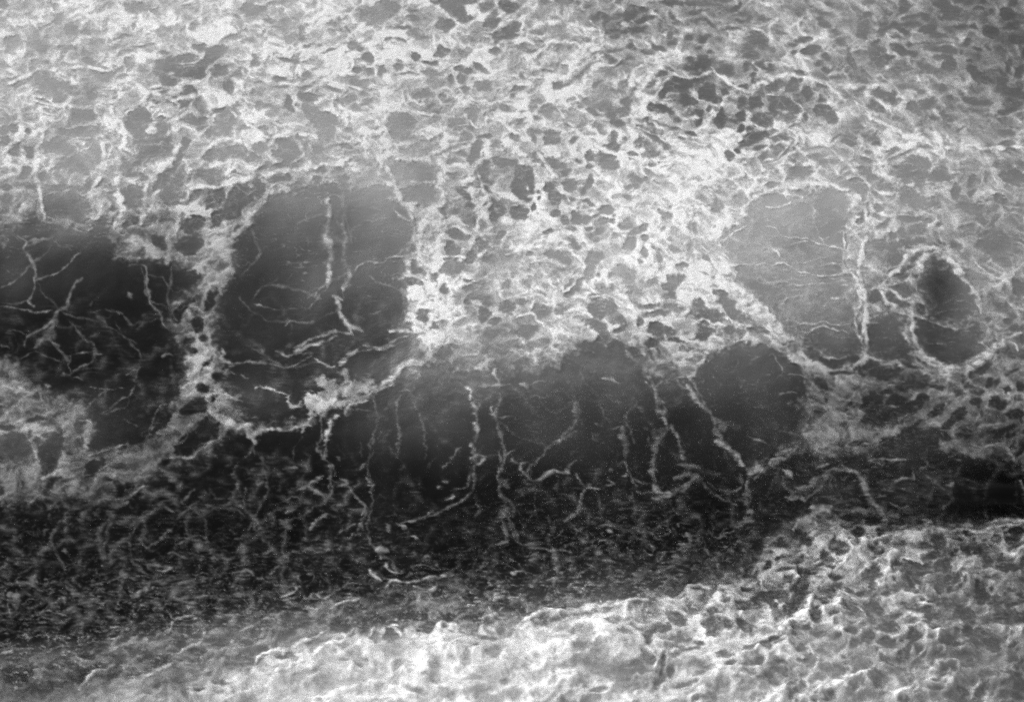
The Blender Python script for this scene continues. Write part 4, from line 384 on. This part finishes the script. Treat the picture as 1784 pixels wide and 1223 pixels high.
        D = np.maximum(D, film * (1 - keep) * base * .72 * (1 - openw) * sstep(.1, .3, milk_sheen + .1))
        D = D + .3 * rims * D * keep * (.7 + .9 * q3)
        # thin webs everywhere in open water
        l1, l2, lid = worley(SU / 46, SV / 34, 60)
        m1, m2, mid = worley(WU / 15, WV / 9, 61)
        lowz = coarse(WEB, U, V)
        n1, n2, nid = worley(SU / 82, SV / 74, 67)
        net = np.exp(-((n2 - n1) / .11) ** 2) * np.clip(.5 + .9 * perlin(U / 22, V / 16, 68) + .5 * E + .6 * s.FR, 0, 1.4) * 1.1
        web = np.maximum(sstep(.20, .0, l2 - l1) * .9 * sstep(-.45, .3, perlin(U / 30, V / 24, 62)), sstep(.30, .0, m2 - m1) * .85 * sstep(-.1, .45, perlin(U / 38, V / 20, 63))) * np.clip(.75 + .8 * s.FR + .5 * E, .1, 1.4)
        web = np.maximum(web, net * sstep(2.6, 1.0, lowz * 10) * 1.3 * sstep(.4, .9, lowz * 10) + net * .5)
        lump = sstep(-.02, .55, fbm(SU / 30, SV / 13, 64, 5) + .12 * s.FR) * 1.25 * np.clip(.8 + .8 * perlin(U / 8, V / 3.5, 65), .2, 1.6)
        zone = sstep(740, 850, V) * sstep(1140, 1060, V) * (.34 * sstep(680, 600, U) + .16 * sstep(640, 700, U) + .16 * sstep(820, 900, U))
        zone = np.maximum(zone, .20 * sstep(470, 560, V) * sstep(780, 700, V) * sstep(740, 690, U))
        x, y = rot(12, 70, 92, XU, XV); n1, n2, nid = worley(x, y, 150)
        x, y = rot(-20, 34, 38, XU, XV); n3, n4, nid = worley(x, y, 151)
        nets = np.maximum(np.exp(-((n2 - n1) / .17) ** 1.4), .75 * np.exp(-((n4 - n3) / .18) ** 1.4) * mB) * np.clip(.75 + .8 * perlin(U / 24, V / 17, 152) + .4 * E + .6 * s.FR, 0, 1.5)
        D = np.maximum(D, 1.15 * zone * nets)
        D = np.maximum(D, .24 * sstep(600, 660, V) * sstep(900, 840, V) * sstep(620, 680, U) * sstep(1440, 1380, U) * np.exp(-((n2 - n1) / .12) ** 1.4) * np.clip(.7 + .9 * perlin(U / 24, V / 17, 152) + .6 * s.FR, 0, 1.5))
        def rip(ang, sx, sy, sd, wd):
            x, y = rot(ang, sx, sy)
            return np.exp(-(perlin(x, y, sd) / wd) ** 2) * sstep(-.25, .4, perlin(x / 1.7 + 9, y / 1.9, sd + 1))
        rips = 1.45 * np.maximum(np.maximum(rip(-16, 30, 11, 130, .10), .85 * rip(-6, 17, 6, 132, .13)), .8 * rip(-30, 22, 9, 134, .10)) * np.clip(.8 + .7 * s.FR + .5 * E, .15, 1.5)
        lump = np.maximum(.55 * lump, rips)
        D = np.maximum(D, lowz * np.maximum(web, lump) * (1 - .4 * tiny))
        # horizontal hairlines inside the pale cells
        hair = sstep(.07, 0., np.abs(perlin(U / 46 + .6 * perlin(U / 30, V / 30, 71), WV / 10, 70))) * sstep(-.35, .25, perlin(U / 50, V / 22, 72))
        hair2 = sstep(.09, 0., np.abs(perlin(U / 60 + .8 * q1, WV / 13 + .02 * WU, 73))) * sstep(-.2, .3, perlin(U / 34, V / 26, 74)) * np.clip(.7 + E, .1, 1.3)
        D = np.maximum(D, np.maximum(hair * .62, hair2 * .5) * sstep(.10, .42, milk_sheen))
        # ---- strands
        for t, txt in STRAND.items():
            for it in txt.replace('\n', ';').split(';'):
                hd, pp = it.split('|'); wid, dens = map(float, hd.split(','))
                if t == 'D1': dens *= .8; wid *= 1.3
                if t == 'F' and dens > .6: wid *= 1.3
                pts = [tuple(map(float, q.split(','))) for q in pp.split()]
                w, d, ts = s.line(tp(t, pts), wid * TS * .5)
                hw = max(wid * TS * .5, .9); br = .7 * perlin(U[w] / 17, V[w] / 13, 80) + .45 * perlin(U[w] / 7, V[w] / 5, 81)
                r = hw * (1 + .28 * E[w] + .5 * br) * (.35 + .75 * np.sqrt(np.clip(4 * ts * (1 - ts), 0, 1)))
                so = max(1.2, .55 * hw)
                fl = np.clip(.80 + .5 * br + .16 * E[w] + .40 * s.FR[w] * (V[w] > 600) + .35 * (fib[w] - .5) + .06, .32, 1.3)
                p = np.exp(-(np.maximum(d - .25 * r, 0) / (np.maximum(r, .8) * .85)) ** 1.7) * fl
                halo = .36 * np.exp(-(d / (hw + 5.5)) ** 2 * 1.6) * np.clip(.55 + 1.2 * br + .9 * E[w] + .6 * s.FR[w], 0, 1.6)
                D[w] = np.maximum(D[w], min(1, dens * 1.2 + .05) * np.maximum(p, halo * .8))
        D = blur(D, 1, 1) * .45 + .55 * D
        rng = np.random.RandomState(5)
        grain = rng.normal(0, 1, U.shape).astype(np.float32)
        D = D + grain * (.03 * np.sqrt(np.clip(D, 0, 1)))
        s.D = np.clip(D, 0, 1).astype(np.float32); s.M = milk_sheen; s.fib = fib; s.openw = openw; s.keep = keep
        return s
WEB = """
1 1 1 1 1 1 1 1 1 1 1 1 1 1 1 1 1 1
1 1 1 1 1 1 1 1 1 1 1 1 1 1 1 1 1 1
1 1 1 1 1 1 1 1 1 1 1 1 1 1 1 1 1 1
1 1 1 1 1 1 1 1 1 1 1 1 1 1 1 1 1 1
.4 .4 .8 1 .4 .4 .6 1 1 1 1 1 1 1 1 1 1 1
.6 .4 .6 1 .5 .5 .5 1 2 2 1 1.5 1.5 1 1 1 1 1
.6 .4 .5 1 .5 .5 .5 1.2 2.2 1.5 1 2.2 .5 .5 2.5 2.5 2.5 2.5
1 1 .8 .6 .5 .5 .5 .2 .5 .6 1 1 .6 1.5 5 5 4.2 3
1.2 1.1 1 1 1.2 1 .9 .3 1.2 .8 2.2 2.6 1.4 3 4.5 4.5 .8 .1
3 2.8 2.8 3 3 2.8 2.8 2.4 3.8 4.8 5.4 5.8 4.8 3 3 3 3 3
5.2 5 5 5 5 4.4 5.2 6 6.4 6.6 7 7 6 3 3 3 3 3
5 5 5 5 4.5 4 3 3 3 3 3 3 3 3 3 3 3 3
2 2 2 2 2 2 2 2 2 2 2 2 2 2 2 2 2 2"""
# ================= sea surface =================
# heights of the water (m) down seven lines that run from far to near; u, then v:height
PROFILE = [
 (-900, '-900:.2 0:.3 400:.3 700:.1 1000:-.1 1300:-.2 2000:-.3'),
 (-100, '-900:.2 -100:.45 250:.60 370:.62 450:.48 620:.14 720:.02 820:-.04 900:-.14 1010:-.34 1100:-.50 1150:-.54 1223:-.36 1400:.0 2000:-.2'),
 (250, '-900:.2 -100:.45 250:.62 370:.66 470:.44 640:.08 740:-.04 820:-.10 900:-.24 1010:-.42 1100:-.58 1145:-.60 1190:-.36 1223:-.2 1400:.1 2000:-.2'),
 (600, '-900:.2 -100:.45 220:.62 330:.68 470:.40 620:.10 690:.04 760:-.06 900:-.34 1000:-.48 1080:-.60 1125:-.30 1223:.02 1400:.1 2000:-.2'),
 (900, '-900:.2 -100:.40 220:.50 420:.50 560:.64 640:.56 800:.12 920:-.28 1070:-.60 1100:-.26 1150:0 1223:.08 1400:.1 2000:-.2'),
 (1200, '-900:.2 -100:.36 220:.50 420:.72 580:.74 680:.50 800:.10 920:-.32 1040:-.58 1075:-.22 1120:0 1223:.1 1400:.1 2000:-.2'),
 (1330, '-900:.2 -100:.36 220:.50 420:.74 600:.74 700:.54 800:.18 900:-.24 1010:-.50 1060:-.16 1110:.02 1223:.1 1400:.1 2000:-.2'),
 (1500, '-900:.2 -100:.3 220:.50 420:.72 540:.72 650:.60 720:.46 820:.04 885:-.26 930:-.02 1000:.08 1223:.16 1400:.1 2000:-.2'),
 (1800, '-900:.2 -100:.25 220:.42 420:.58 560:.56 680:.42 760:.26 890:-.32 930:-.04 980:.08 1223:.16 1400:.1 2000:-.2'),
 (2700, '-900:.2 0:.3 400:.3 700:.1 1000:-.1 1300:-.2 2000:-.3'),
]
def heights(U, V):
    """wave profile lines, smoothed down and across"""
    us = np.array([p[0] for p in PROFILE], np.float32)
    vv = np.arange(-900, 2001, 10.)
    tab = []
    for _, t in PROFILE:
        k = np.array([[float(a) for a in q.split(':')] for q in t.split()])
        h = np.interp(vv, k[:, 0], k[:, 1])
        for _ in range(2): h = np.convolve(np.pad(h, 3, mode='edge'), np.ones(7) / 7, 'valid')
        tab.append(h)
    tab = np.array(tab, np.float32)
    gu = np.arange(-900, 2701, 20.)
    T = np.array([np.interp(gu, us, tab[:, j]) for j in range(tab.shape[1])], np.float32)
    for _ in range(3): T = np.stack([np.convolve(np.pad(r, 4, mode='edge'), np.ones(9) / 9, 'valid') for r in T])
    x = np.clip((U + 900) / 20, 0, T.shape[1] - 1.01); y = np.clip((V + 900) / 10, 0, T.shape[0] - 1.01)
    xi = x.astype(int); yi = y.astype(int); fx = (x - xi).astype(np.float32); fy = (y - yi).astype(np.float32)
    h = 1.5 * ((T[yi, xi] * (1 - fx) + T[yi, xi + 1] * fx) * (1 - fy) + (T[yi + 1, xi] * (1 - fx) + T[yi + 1, xi + 1] * fx) * fy)
    h = h + .030 * perlin(U / 170, V / 130, 101) + .009 * perlin(U / 70, V / 70, 102) + .002 * perlin(U / 24, V / 22, 103)
    # ribs drawn up the wave faces by the water running up them
    face = sstep(640, 740, V) * sstep(1020, 900, V)
    return (h + face * .003 * perlin(U / 30, V / 160, 104)).astype(np.float32)

def place(U, V, Hh):
    """point of the sea at height Hh on the line of sight through (u, v) of the 1784 px wide photograph"""
    k = 2 * math.tan(math.radians(HFOV / 2)) / 1784
    x = (U - 892) * k; y = -(V - 611.5) * k
    c, s_ = math.cos(math.radians(PITCH)), math.sin(math.radians(PITCH))
    dy = c + y * s_; dz = -s_ + y * c
    t = (Hh - CAM_H) / dz
    return x * t, dy * t, Hh

def axis(lo, hi, step, a, b, grow):
    out = [a, b]; mid = np.arange(a, b + step * .5, step)
    l, st, p = [], step * 1.6, a
    while p > lo: p -= st; st = min(st * grow, 45); l.append(p)
    r, st, p = [], step * 1.6, mid[-1]
    while p < hi: p += st; st = min(st * grow, 45); r.append(p)
    return np.array(l[::-1] + list(mid) + r, np.float32)

def mesh_grid(name, X, Y, Z, mask, attrs, mat):
    """one smooth sheet out of the grid cells in mask"""
    nr, nc = X.shape
    j, i = np.nonzero(mask)
    a = j * nc + i
    quads = np.stack([a, a + nc, a + nc + 1, a + 1], 1)
    used, inv = np.unique(quads.ravel(), return_inverse=True)
    q = inv.reshape(-1, 4).astype(np.int32)
    co = np.stack([X.ravel()[used], Y.ravel()[used], Z.ravel()[used]], 1).astype(np.float32)
    me = bpy.data.meshes.new(name)
    me.vertices.add(len(co)); me.vertices.foreach_set('co', co.ravel())
    me.loops.add(q.size); me.loops.foreach_set('vertex_index', q.ravel())
    me.polygons.add(len(q)); me.polygons.foreach_set('loop_start', np.arange(0, q.size, 4, dtype=np.int32))
    me.polygons.foreach_set('use_smooth', np.ones(len(q), bool))
    for k, v in attrs.items():
        at = me.attributes.new(k, 'FLOAT', 'POINT'); at.data.foreach_set('value', v.ravel()[used].astype(np.float32))
    me.update(calc_edges=True)
    me.materials.append(mat)
    o = bpy.data.objects.new(name, me); scene.collection.objects.link(o)
    return o

# ---- materials
def nodes(name):
    m = bpy.data.materials.new(name); m.use_nodes = True
    n = m.node_tree.nodes; n.clear(); l = m.node_tree.links
    out = n.new('ShaderNodeOutputMaterial'); p = n.new('ShaderNodeBsdfPrincipled'); l.new(p.outputs[0], out.inputs['Surface'])
    return m, n, l, p, out
def mathn(n, l, op, a, b=None, c=None):
    x = n.new('ShaderNodeMath'); x.operation = op
    for k, v in enumerate((a, b, c)):
        if v is None: continue
        if isinstance(v, (int, float)): x.inputs[k].default_value = v
        else: l.new(v, x.inputs[k])
    return x.outputs[0]
def noise(n, l, vec, scale, detail=3, rough=.55):
    x = n.new('ShaderNodeTexNoise'); x.inputs['Scale'].default_value = scale; x.inputs['Detail'].default_value = detail
    x.inputs['Roughness'].default_value = rough; l.new(vec, x.inputs['Vector']); return x.outputs['Fac']

def water_material():
    m, n, l, p, out = nodes('sea_water')
    geo = n.new('ShaderNodeNewGeometry').outputs['Position']
    at = n.new('ShaderNodeAttribute'); at.attribute_name = 'milk_sheen'
    milk_sheen = at.outputs['Fac']  # aerated water and painted sky reflection, both lighten the base colour
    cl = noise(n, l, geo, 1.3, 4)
    mk = mathn(n, l, 'MULTIPLY', mathn(n, l, 'POWER', milk_sheen, 1.5), mathn(n, l, 'MULTIPLY_ADD', cl, .8, .6))
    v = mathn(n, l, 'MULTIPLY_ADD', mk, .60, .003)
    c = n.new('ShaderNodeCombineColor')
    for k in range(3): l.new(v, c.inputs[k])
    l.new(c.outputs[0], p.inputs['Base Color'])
    p.inputs['IOR'].default_value = 1.33
    p.inputs['Roughness'].default_value = .20; p.inputs['Specular IOR Level'].default_value = .35
    mp = n.new('ShaderNodeMapping'); mp.inputs['Scale'].default_value = (1, 1.6, 1); l.new(geo, mp.inputs['Vector'])
    h = mathn(n, l, 'ADD', mathn(n, l, 'MULTIPLY', noise(n, l, mp.outputs[0], 5, 4), 1.0), mathn(n, l, 'MULTIPLY', noise(n, l, mp.outputs[0], 34, 3, .7), .22))
    b = n.new('ShaderNodeBump'); b.inputs['Strength'].default_value = .3; b.inputs['Distance'].default_value = .012
    l.new(h, b.inputs['Height']); l.new(b.outputs[0], p.inputs['Normal'])
    return m

def foam_material():
    m, n, l, p, out = nodes('sea_foam')
    geo = n.new('ShaderNodeNewGeometry').outputs['Position']
    at = n.new('ShaderNodeAttribute'); at.attribute_name = 'foam'
    d = at.outputs['Fac']
    fine = noise(n, l, geo, 60, 4, .75)
    mid = noise(n, l, geo, 16, 4, .65)
    dd = mathn(n, l, 'MULTIPLY', d, mathn(n, l, 'ADD', mathn(n, l, 'MULTIPLY_ADD', fine, .44, .60), mathn(n, l, 'MULTIPLY', mid, .36)))
    al = mathn(n, l, 'POWER', mathn(n, l, 'MINIMUM', mathn(n, l, 'MAXIMUM', dd, 0), 1), 1.8)
    l.new(al, p.inputs['Alpha'])
    v = mathn(n, l, 'MULTIPLY_ADD', fine, .10, .80)
    c = n.new('ShaderNodeCombineColor')
    for k in range(3): l.new(v, c.inputs[k])
    l.new(c.outputs[0], p.inputs['Base Color'])
    p.inputs['Roughness'].default_value = .75
    p.inputs['IOR'].default_value = 1.33
    h = mathn(n, l, 'ADD', mathn(n, l, 'MULTIPLY', fine, .5), mid)
    b = n.new('ShaderNodeBump'); b.inputs['Strength'].default_value = .45; b.inputs['Distance'].default_value = .02
    l.new(h, b.inputs['Height']); l.new(b.outputs[0], p.inputs['Normal'])
    return m
WATER, FOAM = water_material(), foam_material()

STEP = 1.5
us = axis(-1100, 2900, STEP, -24, 1806, 1.03); vs = axis(-900, 1700, STEP, -18, 1240, 1.05)
sea = Sea(us, vs).build()
U, V, D = sea.U, sea.V, sea.D
Hh = heights(U, V)
edge = np.minimum(np.minimum(U + 1100, 2900 - U) / 500, np.minimum(V + 900, 1700 - V) / 300).clip(0, 1)
edge = edge * edge * (3 - 2 * edge)
Hh = Hh * edge - 1.6 * (1 - edge)
X, Y, Z = place(U, V, Hh)

# ---- water: every second grid line is enough for its gentle shape
sl = (slice(0, None, 2), slice(0, None, 2))
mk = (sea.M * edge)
o = mesh_grid('sea_water', X[sl], Y[sl], Z[sl], np.ones((X[sl].shape[0] - 1, X[sl].shape[1] - 1), bool), {'milk_sheen': mk[sl]}, WATER)
o['kind'] = 'structure'; o['label'] = 'dark rolling sea water with two wave faces seen between the foam'
me = bpy.data.meshes.new('distant_sea_water')
rad = [0, 30, 100, 400, 1500, 6000]; na = 48; vsx = [(0, 30, -1.7)]; fs = []
for r in rad[1:]:
    for a in range(na): vsx.append((r * math.cos(a * math.tau / na), 30 + r * math.sin(a * math.tau / na), -1.7))
for a in range(na): fs.append((0, 1 + a, 1 + (a + 1) % na))
for k in range(len(rad) - 2):
    for a in range(na):
        b = (a + 1) % na; fs.append((1 + k * na + a, 1 + (k + 1) * na + a, 1 + (k + 1) * na + b, 1 + k * na + b))
me.from_pydata(vsx, [], fs); me.materials.append(WATER)
o = bpy.data.objects.new('distant_sea_water', me); scene.collection.objects.link(o); o['kind'] = 'structure'

# ---- foam: its thickness follows its density; the surf at the bottom is piled up
surf = sstep(980, 1130, V + .1 * (U - 900) + 40 * perlin(U / 120, V / 90, 110))
surf = np.maximum(surf, sstep(900, 950, V) * sstep(1330, 1420, U))
Ds = blur(D, 2, 1)
relief = .0035 * np.sqrt(np.clip(Ds, 0, 1)) + .005 * sea.fib * Ds + Ds * surf * (.12 * (fbm(U / 80, V / 52, 111, 2) + .3) + .035 * perlin(U / 30, V / 22, 114) + .010 * perlin(U / 13, V / 10, 113)) + .003 * Ds * perlin(U / 18, V / 12, 112)
relief = np.maximum(relief, 0)
ZF = Z + .006 + relief
vis = D > .035
q = vis[:-1, :-1] | vis[1:, :-1] | vis[:-1, 1:] | vis[1:, 1:]
def inside(pts, rag=0):
    P = np.array(pts, np.float32); x = U[:-1, :-1]; y = V[:-1, :-1]; r = np.zeros(x.shape, bool)
    for i in range(len(P)):
        (x0, y0), (x1, y1) = P[i], P[(i + 1) % len(P)]
        if y0 != y1: r ^= ((y0 > y) != (y1 > y)) & (x < (x1 - x0) * (y - y0) / (y1 - y0) + x0)
    return r
lab = np.zeros(q.shape, int)
Uc, Vc = U[:-1, :-1], V[:-1, :-1]
low = Vc > 1105 - .12 * (Uc - 300).clip(0, 9999)
lab[(Vc > 880) | low] = 8
lab[inside([(-1200,560),(0,600),(60,640),(150,700),(180,760),(260,740),(330,700),(420,745),(330,800),(150,880),(0,885),(-1200,960)])] = 3
lab[inside([(400,380),(300,520),(295,580),(330,700),(420,760),(600,700),(700,655),(770,610),(740,590),(560,700),(440,740),(395,700),(375,560),(440,430)])] = 2
lab[inside(OPEN[0][1])] = 4
lab[inside(OPEN[1][1])] = 5
p3 = inside(OPEN[2][1])
lab[p3 & (Uc >= 640)] = 6
lab[p3 & ((Uc < 640) | (Vc > 985))] = 7
lab[p3 & (Uc > 1405)] = 9
lab[(lab == 0) & (Uc > 1190) & (Vc > 290) & (Vc < 700)] = 1
FOAMS = {
 0: ('foam_blanket', 'thick white foam blanket full of small holes covering the water behind the waves', 'foam'),
 1: ('foam_net', 'pale foam net round the grey oval cells at the right above the wave', 'foam'),
 2: ('foam_band', 'white foam band running down between the two dark hollows then along the ridge', 'foam'),
 3: ('foam_patch', 'dull grey foam patch with two oval holes at the left edge', 'foam'),
 4: ('foam_strands', 'thin branching foam strands in the dark hollow at the far left', 'foam'),
 5: ('foam_strands', 'foam strands with one long upright streak in the hollow left of centre', 'foam'),
 6: ('foam_streaks', 'broken white foam streaks drawn up the dark central wave face', 'foam'),
 7: ('foam_flecks', 'grey foam flecks scattered over the dark trough along the bottom left', 'foam'),
 8: ('surf', 'churned white surf piled up along the bottom edge', 'surf'),
 9: ('foam_wisps', 'loose foam wisps beside the blackest pool at the right edge', 'foam'),
}
for k, (nm, lb, ct) in FOAMS.items():
    msk = q & (lab == k)
    if not msk.any(): continue
    o = mesh_grid(nm, X, Y, ZF, msk, {'foam': D}, FOAM)
    o['label'] = lb; o['category'] = ct; o['kind'] = 'stuff'
